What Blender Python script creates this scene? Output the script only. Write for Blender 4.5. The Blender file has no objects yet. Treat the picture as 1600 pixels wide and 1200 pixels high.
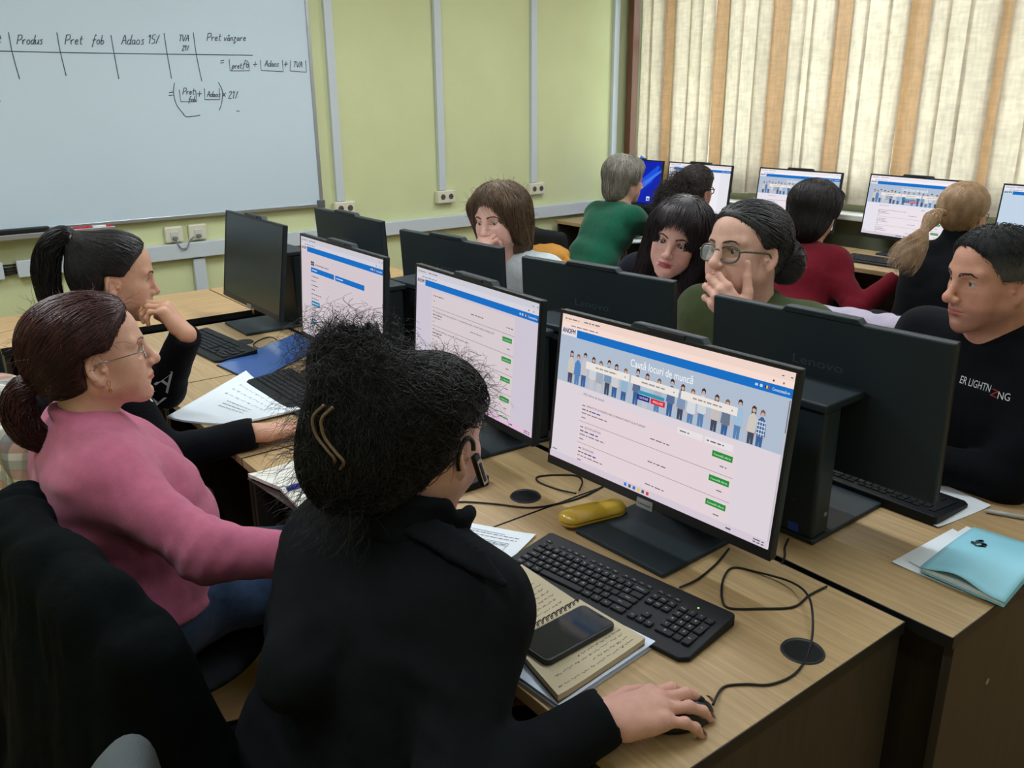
import bpy, math, random
import numpy as np
from mathutils import Vector, Matrix, noise as mnoise
random.seed(7); RNG = np.random.default_rng(11)
SC = bpy.context.scene; COL = SC.collection
PI = math.pi
def V(*a): return np.array(a, dtype=float)
# ------------------------------------------------------------------ camera
CF, CP, CH, CR, CZ = 1346.5, 0.32203, 0.913983, -0.0078735, 1.663
DESK = 0.74
_fw = V(math.cos(CH)*math.cos(CP), math.sin(CH)*math.cos(CP), -math.sin(CP))
_r = V(math.sin(CH), -math.cos(CH), 0); _u = np.cross(_r, _fw)
_r2 = _r*math.cos(CR)+_u*math.sin(CR); _u2 = -_r*math.sin(CR)+_u*math.cos(CR)
CAM = V(0, 0, CZ)
def ray(x, y): return _fw*CF+_r2*(x-800)-_u2*(y-600)
def at(x, y, d): return CAM+ray(x, y)/CF*d            # the point at depth d along the view
def onz(x, y, z): r = ray(x, y); return CAM+r*((z-CZ)/r[2])
def ony(x, y, Y): r = ray(x, y); return CAM+r*(Y/r[1])
def onx(x, y, X): r = ray(x, y); return CAM+r*(X/r[0])
cd = bpy.data.cameras.new('camera'); co = bpy.data.objects.new('camera', cd); COL.objects.link(co)
cd.sensor_width = 36; cd.lens = CF/1600*36; cd.clip_start = .02
co.matrix_world = Matrix(((_r2[0], _u2[0], -_fw[0], 0), (_r2[1], _u2[1], -_fw[1], 0), (_r2[2], _u2[2], -_fw[2], CZ), (0, 0, 0, 1)))
SC.camera = co
vs = SC.view_settings; vs.view_transform = 'Standard'; vs.look = 'None'; vs.gamma = 1; vs.exposure = 0
try: vs.use_curve_mapping = False
except Exception: pass
# ------------------------------------------------------------------ materials
def lin(c): 
    return tuple((x/12.92 if x <= .04045 else ((x+.055)/1.055)**2.4) for x in [v/255 for v in c])+(1,)
MATS = {}
def mat(name, rgb, rough=.5, spec=.4, metal=0, noise=0, nscale=20, stretch=(1, 1, 1), bump=0, bscale=60, attr=None, sss=0, coat=0, sheen=0, alpha=1, coords='Object', detail=4):
    """principled material from an sRGB 0-255 colour with optional noise tint and bump"""
    if name in MATS: return MATS[name]
    m = bpy.data.materials.new(name); m.use_nodes = True; nt = m.node_tree; N = nt.nodes; L = nt.links
    b = N['Principled BSDF']; c = lin(rgb)
    b.inputs['Base Color'].default_value = c; b.inputs['Roughness'].default_value = rough
    b.inputs['Specular IOR Level'].default_value = spec; b.inputs['Metallic'].default_value = metal
    if sss: b.inputs['Subsurface Weight'].default_value = sss; b.inputs['Subsurface Radius'].default_value = (.012, .005, .003); b.inputs['Subsurface Scale'].default_value = 1.0
    if coat: b.inputs['Coat Weight'].default_value = coat; b.inputs['Coat Roughness'].default_value = .15
    if sheen: b.inputs['Sheen Weight'].default_value = sheen; b.inputs['Sheen Roughness'].default_value = .5
    tc = mp = None
    if noise or bump:
        tc = N.new('ShaderNodeTexCoord'); mp = N.new('ShaderNodeMapping'); mp.inputs['Scale'].default_value = stretch
        L.new(tc.outputs[coords], mp.inputs['Vector'])
    src = None
    if attr:
        a = N.new('ShaderNodeAttribute'); a.attribute_name = attr; src = a.outputs['Color']
        L.new(src, b.inputs['Base Color'])
    if noise:
        t = N.new('ShaderNodeTexNoise'); t.inputs['Scale'].default_value = nscale; t.inputs['Detail'].default_value = detail
        L.new(mp.outputs[0], t.inputs['Vector'])
        r = N.new('ShaderNodeMapRange'); r.inputs[1].default_value = .3; r.inputs[2].default_value = .7
        r.inputs[3].default_value = 1-noise; r.inputs[4].default_value = 1+noise; L.new(t.outputs['Fac'], r.inputs[0])
        x = N.new('ShaderNodeMix'); x.data_type = 'RGBA'; x.blend_type = 'MULTIPLY'; x.inputs[0].default_value = 1
        if src: L.new(src, x.inputs[6])
        else: x.inputs[6].default_value = c
        L.new(r.outputs[0], x.inputs[7]); L.new(x.outputs[2], b.inputs['Base Color'])
    if bump:
        t = N.new('ShaderNodeTexNoise'); t.inputs['Scale'].default_value = bscale; t.inputs['Detail'].default_value = detail
        L.new(mp.outputs[0], t.inputs['Vector'])
        q = N.new('ShaderNodeBump'); q.inputs['Strength'].default_value = min(1, bump); q.inputs['Distance'].default_value = .01*max(1, bump)
        L.new(t.outputs['Fac'], q.inputs['Height']); L.new(q.outputs[0], b.inputs['Normal'])
    MATS[name] = m; return m
def emit(name, rgb, k=1.0):
    if name in MATS: return MATS[name]
    m = bpy.data.materials.new(name); m.use_nodes = True; nt = m.node_tree; nt.nodes.clear()
    e = nt.nodes.new('ShaderNodeEmission'); e.inputs[0].default_value = lin(rgb); e.inputs[1].default_value = k
    o = nt.nodes.new('ShaderNodeOutputMaterial'); nt.links.new(e.outputs[0], o.inputs[0]); MATS[name] = m; return m
# ------------------------------------------------------------------ objects
def tag(o, label=None, cat=None, group=None, kind=None):
    if label: o['label'] = label
    if cat: o['category'] = cat
    if group: o['group'] = group
    if kind: o['kind'] = kind
    return o
def empty(name, loc=(0, 0, 0), rz=0):
    o = bpy.data.objects.new(name, None); COL.objects.link(o); o.location = loc; o.rotation_euler = (0, 0, rz); o.empty_display_size = .05; return o
def mesh_obj(name, Vt, Fq, mats, parent=None, origin=None, smooth=True, mi=None, Ft=None, attr=None, bevel=0):
    """mesh object from numpy verts and quad (and triangle) index arrays"""
    Vt = np.asarray(Vt, dtype=np.float32).reshape(-1, 3)
    if origin is not None: Vt = Vt-np.asarray(origin, dtype=np.float32)
    Fq = np.asarray(Fq, dtype=np.int32).reshape(-1, 4) if Fq is not None and len(Fq) else np.zeros((0, 4), np.int32)
    Ft = np.asarray(Ft, dtype=np.int32).reshape(-1, 3) if Ft is not None and len(Ft) else np.zeros((0, 3), np.int32)
    me = bpy.data.meshes.new(name); me.vertices.add(len(Vt)); me.vertices.foreach_set('co', Vt.ravel())
    nl = Fq.size+Ft.size; me.loops.add(nl); me.loops.foreach_set('vertex_index', np.concatenate([Fq.ravel(), Ft.ravel()]).astype(np.int32))
    npoly = len(Fq)+len(Ft); me.polygons.add(npoly)
    ls = np.concatenate([np.arange(len(Fq))*4, Fq.size+np.arange(len(Ft))*3]).astype(np.int32)
    me.polygons.foreach_set('loop_start', ls)
    me.polygons.foreach_set('use_smooth', np.full(npoly, smooth))
    if mi is not None: me.polygons.foreach_set('material_index', np.asarray(mi, np.int32))
    if attr is not None:
        ca = me.color_attributes.new('tint', 'FLOAT_COLOR', 'POINT')
        A = np.ones((len(Vt), 4), np.float32); A[:, :3] = attr; ca.data.foreach_set('color', A.ravel())
    me.update(calc_edges=True); me.validate()
    for m in (mats if isinstance(mats, (list, tuple)) else [mats]): me.materials.append(m)
    o = bpy.data.objects.new(name, me); COL.objects.link(o)
    if parent is not None: o.parent = parent
    elif origin is not None: o.location = origin
    if bevel: add_bevel(o, bevel)
    return o
def add_bevel(o, w, seg=2):
    b = o.modifiers.new('bevel', 'BEVEL'); b.width = w; b.segments = seg; b.limit_method = 'ANGLE'; b.angle_limit = .6; b.harden_normals = False
def copy_tree(o, parent=None):
    c = o.copy(); COL.objects.link(c)
    if parent is not None: c.parent = parent
    for ch in list(o.children): copy_tree(ch, c)
    return c
def rotz(P, a): c, s = math.cos(a), math.sin(a); P = np.asarray(P, float); return np.stack([P[..., 0]*c-P[..., 1]*s, P[..., 0]*s+P[..., 1]*c, P[..., 2]], -1)
FONTCACHE = {}
def text_mesh(s, bold=False):
    """flat text as (verts2d, polys) at size 1"""
    if s in FONTCACHE: return FONTCACHE[s]
    cu = bpy.data.curves.new('txt', 'FONT'); cu.body = s; cu.size = 1; cu.resolution_u = 3
    ob = bpy.data.objects.new('txt', cu); COL.objects.link(ob)
    dg = bpy.context.evaluated_depsgraph_get(); me = ob.evaluated_get(dg).to_mesh()
    vs_ = [(v.co.x, v.co.y) for v in me.vertices]; fs = [tuple(p.vertices) for p in me.polygons]
    ob.evaluated_get(dg).to_mesh_clear(); bpy.data.objects.remove(ob); bpy.data.curves.remove(cu)
    FONTCACHE[s] = (vs_, fs); return FONTCACHE[s]
class MB:
    """mesh builder: polygons of any size with a material index each"""
    def __init__(s): s.v = []; s.f = []; s.m = []; s.sm = []
    def add(s, vs_, fs, m=0, smooth=False):
        n = len(s.v); s.v += [tuple(float(c) for c in p) for p in vs_]
        for f in fs: s.f.append(tuple(i+n for i in f)); s.m.append(m); s.sm.append(smooth)
        return s
    def box(s, c, d, m=0, rz=0, R=None):
        P = np.array([(x, y, z) for x in (-.5, .5) for y in (-.5, .5) for z in (-.5, .5)])*np.array(d)
        if rz: P = rotz(P, rz)
        if R is not None: P = P@np.array(R).T
        P = P+np.array(c)
        return s.add(P, [(0, 1, 3, 2), (4, 6, 7, 5), (0, 4, 5, 1), (2, 3, 7, 6), (0, 2, 6, 4), (1, 5, 7, 3)], m)
    def lohi(s, lo, hi, m=0): lo = np.array(lo, float); hi = np.array(hi, float); return s.box((lo+hi)/2, hi-lo, m)
    def quad(s, a, b, c, d, m=0): return s.add([a, b, c, d], [(0, 1, 2, 3)], m)
    def tube(s, pts, r, m=0, n=8, caps=True, flat=None):
        P = np.array(pts, float); k = len(P); rr = np.full(k, r) if np.isscalar(r) else np.array(r)
        T = np.gradient(P, axis=0); T /= np.linalg.norm(T, axis=1)[:, None]+1e-12
        up = V(0, 0, 1) if abs(T[0][2]) < .9 else V(1, 0, 0)
        vs_ = []; N_ = np.cross(T[0], up); N_ /= np.linalg.norm(N_)
        for i in range(k):
            N_ = N_-T[i]*N_.dot(T[i]); N_ /= np.linalg.norm(N_)+1e-12; B = np.cross(T[i], N_)
            for j in range(n):
                a = 2*PI*j/n; vs_.append(P[i]+rr[i]*(math.cos(a)*N_+math.sin(a)*B*(flat or 1)))
        fs = [(i*n+j, i*n+(j+1) % n, (i+1)*n+(j+1) % n, (i+1)*n+j) for i in range(k-1) for j in range(n)]
        if caps: fs += [tuple(range(n-1, -1, -1)), tuple(range((k-1)*n, k*n))]
        return s.add(vs_, fs, m, True)
    def cyl(s, c, r, h, m=0, n=24, r2=None):
        r2 = r if r2 is None else r2
        vs_ = [(c[0]+q*math.cos(2*PI*j/n), c[1]+q*math.sin(2*PI*j/n), c[2]+z) for q, z in ((r, 0), (r2, h)) for j in range(n)]
        s.add(vs_, [(j, (j+1) % n, n+(j+1) % n, n+j) for j in range(n)], m, True)
        return s.add(vs_, [tuple(range(n-1, -1, -1)), tuple(range(n, 2*n))], m)
    def prism(s, poly, z0, z1, m=0):
        n = len(poly); vs_ = [(x, y, z0) for x, y in poly]+[(x, y, z1) for x, y in poly]
        return s.add(vs_, [tuple(range(n-1, -1, -1)), tuple(range(n, 2*n))]+[(j, (j+1) % n, n+(j+1) % n, n+j) for j in range(n)], m)
    def lathe(s, prof, m=0, n=24, c=(0, 0, 0)):
        k = len(prof); vs_ = [(c[0]+r*math.cos(2*PI*j/n), c[1]+r*math.sin(2*PI*j/n), c[2]+z) for r, z in prof for j in range(n)]
        return s.add(vs_, [(i*n+j, i*n+(j+1) % n, (i+1)*n+(j+1) % n, (i+1)*n+j) for i in range(k-1) for j in range(n)], m, True)
    def text(s, t, o, ex, ey, size, m=0, align='l', width=None, shear=0):
        vs_, fs = text_mesh(t)
        if not vs_: return s
        A = np.array(vs_); x0, x1 = A[:, 0].min(), A[:, 0].max(); w = x1-x0
        sx = size if width is None else width/max(w, 1e-6)
        off = {'l': 0, 'c': w/2, 'r': w}[align]; ex = np.array(ex); ey = np.array(ey); o = np.array(o)
        P = [o+ex*((x-x0-off)*sx+shear*y*size)+ey*(y*size) for x, y in vs_]
        return s.add(P, fs, m)
    def build(s, name, mats, parent=None, origin=None, bevel=0, seg=2):
        me = bpy.data.meshes.new(name); vv = s.v
        if origin is not None: vv = [(a-origin[0], b-origin[1], c-origin[2]) for a, b, c in vv]
        me.from_pydata(vv, [], s.f); me.polygons.foreach_set('material_index', s.m); me.polygons.foreach_set('use_smooth', s.sm)
        for m in (mats if isinstance(mats, (list, tuple)) else [mats]): me.materials.append(m)
        me.update(); o = bpy.data.objects.new(name, me); COL.objects.link(o)
        if parent is not None: o.parent = parent
        elif origin is not None: o.location = origin
        if bevel: add_bevel(o, bevel, seg)
        return o
def smooth_path(pts, n=8):
    P = np.array(pts, float); out = []
    for i in range(len(P)-1):
        p0 = P[max(i-1, 0)]; p1 = P[i]; p2 = P[i+1]; p3 = P[min(i+2, len(P)-1)]
        for t in np.linspace(0, 1, n, endpoint=False):
            out.append(.5*((2*p1)+(-p0+p2)*t+(2*p0-5*p1+4*p2-p3)*t*t+(-p0+3*p1-3*p2+p3)*t**3))
    out.append(P[-1]); return np.array(out)
# ------------------------------------------------------------------ implicit surfaces
def vnoise(P, s):
    """value noise, vectorised"""
    P = np.asarray(P, np.float32)*s; I = np.floor(P).astype(np.int64); f = P-I; f = f*f*(3-2*f)
    def h(i, j, k):
        n = (i*73856093) ^ (j*19349663) ^ (k*83492791); n = (n ^ (n >> 13))*1274126177; return ((n & 0xffff)/65535.0).astype(np.float32)
    r = 0
    for a in (0, 1):
        for b in (0, 1):
            for c in (0, 1):
                w = (f[..., 0] if a else 1-f[..., 0])*(f[..., 1] if b else 1-f[..., 1])*(f[..., 2] if c else 1-f[..., 2])
                r = r+w*h(I[..., 0]+a, I[..., 1]+b, I[..., 2]+c)
    return r*2-1
def rot_from(x, up=(0, 0, 1)):
    """matrix whose columns are forward, left, up-ish"""
    x = np.array(x, float); x /= np.linalg.norm(x); y = np.cross(up, x); y /= np.linalg.norm(y); z = np.cross(x, y); return np.stack([x, y, z], 1)
class SDF:
    PAD = .045
    def __init__(s, lo, hi, h):
        lo = np.array(lo, float); hi = np.array(hi, float); s.h = h; s.lo = lo
        s.n = np.ceil((hi-lo)/h).astype(int)+1
        s.ax = [(lo[i]+h*np.arange(s.n[i])).astype(np.float32) for i in range(3)]
        s.F = np.full(s.n, s.PAD, np.float32)
    def blk(s, lo, hi):
        a = [max(0, int((lo[i]-s.lo[i])/s.h)) for i in range(3)]; b = [min(s.n[i], int((hi[i]-s.lo[i])/s.h)+2) for i in range(3)]
        if any(b[i] <= a[i] for i in range(3)): return None, None
        sl = tuple(slice(a[i], b[i]) for i in range(3))
        X = np.stack(np.meshgrid(*[s.ax[i][sl[i]] for i in range(3)], indexing='ij'), -1); return sl, X
    def op(s, sl, d, k, o):
        a = s.F[sl]
        if o == 'u': h = np.maximum(k-np.abs(a-d), 0)/k; s.F[sl] = np.minimum(a, d)-h*h*k*.25
        elif o == 's': d = -d; h = np.maximum(k-np.abs(a-d), 0)/k; s.F[sl] = np.maximum(a, d)+h*h*k*.25
    def cone(s, a, b, r1, r2=None, k=.02, o='u', flat=None):
        """rounded cone a-b; flat=(axis, factor) squashes it along an axis"""
        a = np.array(a, float); b = np.array(b, float); r2 = r1 if r2 is None else r2; R = max(r1, r2)
        if flat is not None and flat[1] < 1: R = R/flat[1]
        p = R+s.PAD+k if o == 'u' else R+k*1.5
        sl, X = s.blk(np.minimum(a, b)-p, np.maximum(a, b)+p)
        if sl is None: return s
        ba = (b-a); L = max(ba.dot(ba), 1e-9); Q = X-a.astype(np.float32)
        t = np.clip(Q@(ba/L).astype(np.float32), 0, 1); D = Q-t[..., None]*ba.astype(np.float32)
        if flat is not None:
            ax = np.array(flat[0], float); ax /= np.linalg.norm(ax); c = D@ax.astype(np.float32); D = D+(c*(1/flat[1]-1))[..., None]*ax.astype(np.float32)
            d = (np.sqrt((D*D).sum(-1))-(r1+(r2-r1)*t))*(flat[1] if flat[1] < 1 else 1)
        else: d = np.sqrt((D*D).sum(-1))-(r1+(r2-r1)*t)
        s.op(sl, d, k, o); return s
    def ball(s, c, r, k=.02, o='u'): return s.cone(c, c, r, r, k, o)
    def ell(s, c, r, R=None, k=.02, o='u'):
        c = np.array(c, float); r = np.array(r, float); M_ = r.max(); p = M_+(s.PAD if o == 'u' else 0)+k*1.5
        sl, X = s.blk(c-p, c+p)
        if sl is None: return s
        Q = X-c.astype(np.float32)
        if R is not None: Q = Q@np.array(R, np.float32)
        A = Q/r.astype(np.float32); B = A/r.astype(np.float32); k0 = np.sqrt((A*A).sum(-1)); k1 = np.sqrt((B*B).sum(-1))+1e-6
        s.op(sl, k0*(k0-1)/k1, k, o); return s
    def half(s, p, n, k=.01):
        """keep only the side of the plane that n points away from"""
        n = np.array(n, float); n /= np.linalg.norm(n); X = np.stack(np.meshgrid(*s.ax, indexing='ij'), -1)
        d = (X-np.array(p, np.float32))@n.astype(np.float32); s.op((slice(None),)*3, -d, k, 's'); return s
    def fn(s, f, k=.01, o='s'):
        X = np.stack(np.meshgrid(*s.ax, indexing='ij'), -1); s.op((slice(None),)*3, f(X).astype(np.float32), k, o); return s
    def displace(s, f, band=.03):
        m = np.abs(s.F) < band; I = np.nonzero(m); X = np.stack([s.ax[i][I[i]] for i in range(3)], -1); s.F[m] += f(X).astype(np.float32); return s
    def sample(s, P):
        q = (np.asarray(P, np.float32)-s.lo.astype(np.float32))/s.h; q = np.clip(q, 0, np.array(s.n)-1.001); I = q.astype(int); f = q-I; r = 0
        for a in (0, 1):
            for b in (0, 1):
                for c in (0, 1):
                    w = (f[..., 0] if a else 1-f[..., 0])*(f[..., 1] if b else 1-f[..., 1])*(f[..., 2] if c else 1-f[..., 2]); r = r+w*s.F[I[..., 0]+a, I[..., 1]+b, I[..., 2]+c]
        return r
    def grad(s, P):
        e = s.h; P = np.asarray(P, np.float32); g = np.stack([s.sample(P+np.eye(3, dtype=np.float32)[i]*e)-s.sample(P-np.eye(3, dtype=np.float32)[i]*e) for i in range(3)], -1)
        return g/(np.linalg.norm(g, axis=-1, keepdims=True)+1e-9)
    def project(s, P, off=0, it=4):
        P = np.array(P, np.float32)
        for _ in range(it): P = P-s.grad(P)*(s.sample(P)-off)[..., None]
        return P
    def march(s, o, d, n=80, step=None):
        """first surface hit along rays (o array, one direction)"""
        P = np.array(o, np.float32); d = np.array(d, np.float32); d /= np.linalg.norm(d)
        for _ in range(n): P = P+d*np.clip(s.sample(P), -.01, .02)[..., None]*.8
        return P
    def mesh(s):
        F = s.F; S = F < 0; n = s.n
        cs = [S[a:n[0]-1+a, b:n[1]-1+b, c:n[2]-1+c] for a in (0, 1) for b in (0, 1) for c in (0, 1)]
        cnt = sum(c.astype(np.int8) for c in cs); act = (cnt > 0) & (cnt < 8); I = np.stack(np.nonzero(act), -1)
        idx = np.full(act.shape, -1, np.int32); idx[act] = np.arange(len(I), dtype=np.int32)
        co_ = [(a, b, c) for a in (0, 1) for b in (0, 1) for c in (0, 1)]
        vals = [F[I[:, 0]+a, I[:, 1]+b, I[:, 2]+c] for a, b, c in co_]
        acc = np.zeros((len(I), 3), np.float32); num = np.zeros(len(I), np.float32)
        for i in range(8):
            for j in range(i+1, 8):
                df = np.array(co_[j])-np.array(co_[i])
                if np.abs(df).sum() != 1: continue
                va, vb = vals[i], vals[j]; m = (va < 0) != (vb < 0); t = np.where(m, va/(va-vb+1e-12), 0).astype(np.float32)
                acc += np.where(m[:, None], np.array(co_[i], np.float32)+t[:, None]*df.astype(np.float32), 0); num += m
        Vt = (I+acc/num[:, None])*s.h+s.lo
        Q = []
        for ax in range(3):
            a1, a2 = [(1, 2), (2, 0), (0, 1)][ax]
            sl0 = [slice(1, n[i]-1) for i in range(3)]; sl1 = list(sl0); sl0[ax] = slice(0, n[ax]-1); sl1[ax] = slice(1, n[ax])
            A = S[tuple(sl0)]; B = S[tuple(sl1)]; m = A != B; E = np.stack(np.nonzero(m), -1)
            off = np.ones(3, int); off[ax] = 0; E = E+off
            fl = A[m]
            def cell(d1, d2):
                c = E.copy(); c[:, a1] += d1; c[:, a2] += d2; return idx[c[:, 0], c[:, 1], c[:, 2]]
            q = np.stack([cell(-1, -1), cell(0, -1), cell(0, 0), cell(-1, 0)], -1); q[~fl] = q[~fl][:, ::-1]; Q.append(q)
        return Vt.astype(np.float32), np.concatenate(Q)
def strands_mesh(P, r, taper=.25, n=3):
    """tubes along polylines P[strand, step, 3]"""
    P = np.asarray(P, np.float32); ns, k, _ = P.shape
    T = np.gradient(P, axis=1); T /= np.linalg.norm(T, axis=-1, keepdims=True)+1e-9
    ref = np.array([.31, .57, .76], np.float32); N1 = np.cross(T, ref); N1 /= np.linalg.norm(N1, axis=-1, keepdims=True)+1e-9; N2 = np.cross(T, N1)
    rr = (np.asarray(r, np.float32)*np.ones(ns, np.float32))[:, None]*(1-(1-taper)*np.linspace(0, 1, k, dtype=np.float32)**2)[None]
    R_ = [P+rr[..., None]*(math.cos(2*PI*j/n)*N1+math.sin(2*PI*j/n)*N2) for j in range(n)]
    Vt = np.stack(R_, 2).reshape(-1, 3); b = (np.arange(ns)[:, None]*k+np.arange(k-1)[None])*n; Q = []
    for j in range(n): Q.append(np.stack([b+j, b+(j+1) % n, b+n+(j+1) % n, b+n+j], -1).reshape(-1, 4))
    return Vt, np.concatenate(Q).astype(np.int32)
def join(parts):
    Vs, Fs, o = [], [], 0
    for v, f in parts: Vs.append(np.asarray(v, np.float32)); Fs.append(np.asarray(f)+o); o += len(v)
    return np.concatenate(Vs), np.concatenate(Fs)
# ------------------------------------------------------------------ heads
def head_sdf(h=.0025, w=1.0, chub=0.0, jaw=1.0, nose=1.0, nosew=1.0, lips=1.0, brow=0.0, mouth_open=0.0, closed=.0, neck=None, neck_r=.052, trap=None, chin=1.0, frown=0.0, age=.6, xmin=-.16, ears=True):
    """head and neck in its own frame: x forward, y left, z up, origin between the ears at eye height"""
    zlo = -.17 if neck is None else min(-.15, neck[2]-.09)
    lo = V(xmin, -.125, zlo); hi = V(.135, .125, .135)
    if neck is not None: lo[0] = min(lo[0], neck[0]-.12); lo[1] = min(-.1, neck[1]-.11); hi[1] = max(.1, neck[1]+.11); hi[0] = max(hi[0], neck[0]+.1)
    s = SDF(lo, hi, h)
    s.ell((-.014, 0, .032), (.098, .0735*w, .083), k=.02)
    s.ell((-.035, 0, .0), (.07, .066*w, .07), k=.03)
    s.ell((.018, 0, .045), (.064, .06*w, .06), k=.03)
    s.ell((.028, 0, -.03), (.058, .057*w, .078), k=.035)
    for y in (1, -1):
        s.cone((-.012, y*.054*w, -.052), (.056, y*.02*w, -.096), .015+chub*.4, .013, k=.03)      # jaw
        s.ball((.05, y*.041*w, -.024), .022+chub*.3, k=.022)                                   # cheekbone
        s.ball((.045, y*.037*w, -.056), .021+chub, k=.025)                                     # cheek
        s.cone((.079, y*.01, .021), (.064, y*.045*w, .024), .0095+brow, .009+brow, k=.016)     # brow ridge
    s.ball((.069*chin, 0, -.101), .0155*jaw, k=.026)
    s.ell((.068, 0, -.066), (.026, .03, .026), k=.02)                                          # muzzle
    # eye sockets
    for y in (1, -1): s.ell((.088, y*.033, .002), (.016, .019, .0125), k=.012, o='s')
    # nose
    s.cone((.083, 0, .012), (.1045*nose, 0, -.029), .0078, .0095*nosew, k=.014)
    s.ball((.1065*nose, 0, -.034), .0105*nosew, k=.009)
    for y in (1, -1):
        s.ball((.094*nose, y*.0125*nosew, -.0385), .0078*nosew, k=.008)
        s.ell((.1, y*.0062*nosew, -.0455), (.0045, .003, .004), k=.003, o='s')
    s.cone((.0985, 0, -.044), (.09, 0, -.052), .0045, .004, k=.008)
    # lips
    zl = -.0655
    for y in (1, -1):
        s.cone((.0925, y*.004, zl+.0055), (.079, y*.0245, zl+.0005), .0052*lips, .003, k=.006)
        s.cone((.0905, y*.004, zl-.006), (.079, y*.021, zl-.001), .0062*lips, .003, k=.006)
        s.cone((.1, 0, zl+frown*.0), (.083, y*.026, zl-.0015-frown), .0017+mouth_open, .0015, k=.003, o='s')
        s.cone((.1, 0, zl+.0155), (.1, 0, zl+.0105), .0035, .003, k=.006, o='s')
    s.cone((.09, -.012, -.083), (.09, .012, -.083), .006, .006, k=.012, o='s')
    if age:
        for y in (1, -1):
            s.cone((.094, y*.019, -.043), (.080, y*.034, -.070), .0022*age, .0012*age, k=.010*age, o='s')
            s.cone((.083, y*.022, -.0135), (.073, y*.045, -.0115), .0012*age, .0010*age, k=.006*age, o='s')
    # eyeballs' lids
    for y in (1, -1):
        e = V(.0665, y*.0325, .0015)
        L_ = SDF(e-.02, e+.022, h); L_.F[:] = .05
        L_.ball(e, .0142, k=.001); oz = .0043*(1-closed)+.0006
        L_.ell(e+V(.012, 0, -.001-closed*.003), (.014, .0125, oz), k=.0025, o='s')
        sl, X = s.blk(e-.019, e+.019)
        d = L_.sample(X); a = s.F[sl]; k = .004; hh = np.maximum(k-np.abs(a-d), 0)/k; s.F[sl] = np.minimum(a, d)-hh*hh*k*.25
        s.ell(e+V(.014, 0, -.001-closed*.003), (.012, .0118, oz*.9), k=.002, o='s')
    if neck is not None:
        n = np.array(neck, float)
        s.cone((-.03, 0, -.035), n, neck_r*.98, neck_r*1.05, k=.03)
        s.cone((-.015, 0, -.06), n+V(.015, 0, 0), neck_r*.8, neck_r*.95, k=.03)
        s.cone(n+V(0, -.04, -.055), n+V(0, .04, -.055), .043, .043, k=.05)
        if trap is not None:
            for t in trap: s.cone(n+V(-.005, 0, -.02), t, .03, .028, k=.04)
    if ears:
        for y in (1, -1):
            c = V(-.012, y*.0715*w, -.012); R = np.array(Matrix.Rotation(y*-.35, 3, 'Z') @ Matrix.Rotation(-.18, 3, 'Y')@Matrix.Rotation(y*.12, 3, 'X'))
            s.ell(c+V(0, y*.003, 0), (.0175, .0065, .031), R, k=.006)
            s.cone(c+V(-.003, y*.002, -.024), c+V(.001, y*.001, -.029), .0085, .0075, k=.006)
            s.ell(c+V(.003, y*.0085, .002), (.0105, .0055, .018), R, k=.004, o='s')
            pts = [c+R@V(.0165*math.cos(a), y*.0055, .0285*math.sin(a)) for a in np.linspace(-.6, 3.6, 12)]
            for p, q in zip(pts, pts[1:]): s.cone(p, q, .0034, .0034, k=.003)
            pts = [c+R@V(.0095*math.cos(a)-.002, y*.0045, .019*math.sin(a)) for a in np.linspace(.4, 3.9, 9)]
            for p, q in zip(pts, pts[1:]): s.cone(p, q, .0026, .0026, k=.004)
            s.ball(c+V(.013, y*.004, -.003), .005, k=.004)
    return s
def skin_tint(Vt, base, lip=None, cheek=.12, stubble=None, hairline=None, w=1.0, warm=(1.0, .55, .5)):
    """the skin's own colour: lips, rosy cheeks, shaved beard"""
    b = np.array(lin(base)[:3]); C = np.tile(b, (len(Vt), 1)); x, y, z = Vt.T; ya = np.abs(y)
    def g(cx, cy, cz, r): return np.exp(-(((x-cx)**2+(ya-cy)**2+(z-cz)**2)/(r*r)))
    m = np.clip(cheek*(g(.06, .04, -.035, .026)+.8*g(.105, 0, -.035, .016)+.7*g(-.01, .078, -.01, .03)), 0, 1)[:, None]
    C = C*(1-m)+C*np.array(warm)*m
    if stubble is not None:
        bd = np.clip((-.048-z)/.014, 0, 1)*np.clip((x+.02)/.03, 0, 1)*np.clip((z+.135)/.02, 0, 1); bd = np.maximum(bd, np.clip((-.045-z)/.006, 0, 1)*np.clip((.03-ya)/.01, 0, 1)*np.clip((x-.05)/.02, 0, 1))
        bd = (bd*stubble)[:, None]; C = C*(1-bd)+C*np.array((.55, .53, .55))*bd
    if lip is not None:
        l = np.array(lin(lip)[:3]); zl = -.0655
        up = np.clip((.0078-.006*(ya/.026)**1.3-np.abs(z-zl-.002))/.002, 0, 1)*np.clip((.0265-ya)/.003, 0, 1)*np.clip((x-.07)/.006, 0, 1)
        lo = np.clip((.0085-.006*(ya/.024)**1.6-np.abs(z-zl+.0055))/.002, 0, 1)*np.clip((.025-ya)/.003, 0, 1)*np.clip((x-.07)/.006, 0, 1)
        q = np.maximum(up, lo)[:, None]; C = C*(1-q)+l*q
    return C
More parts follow.
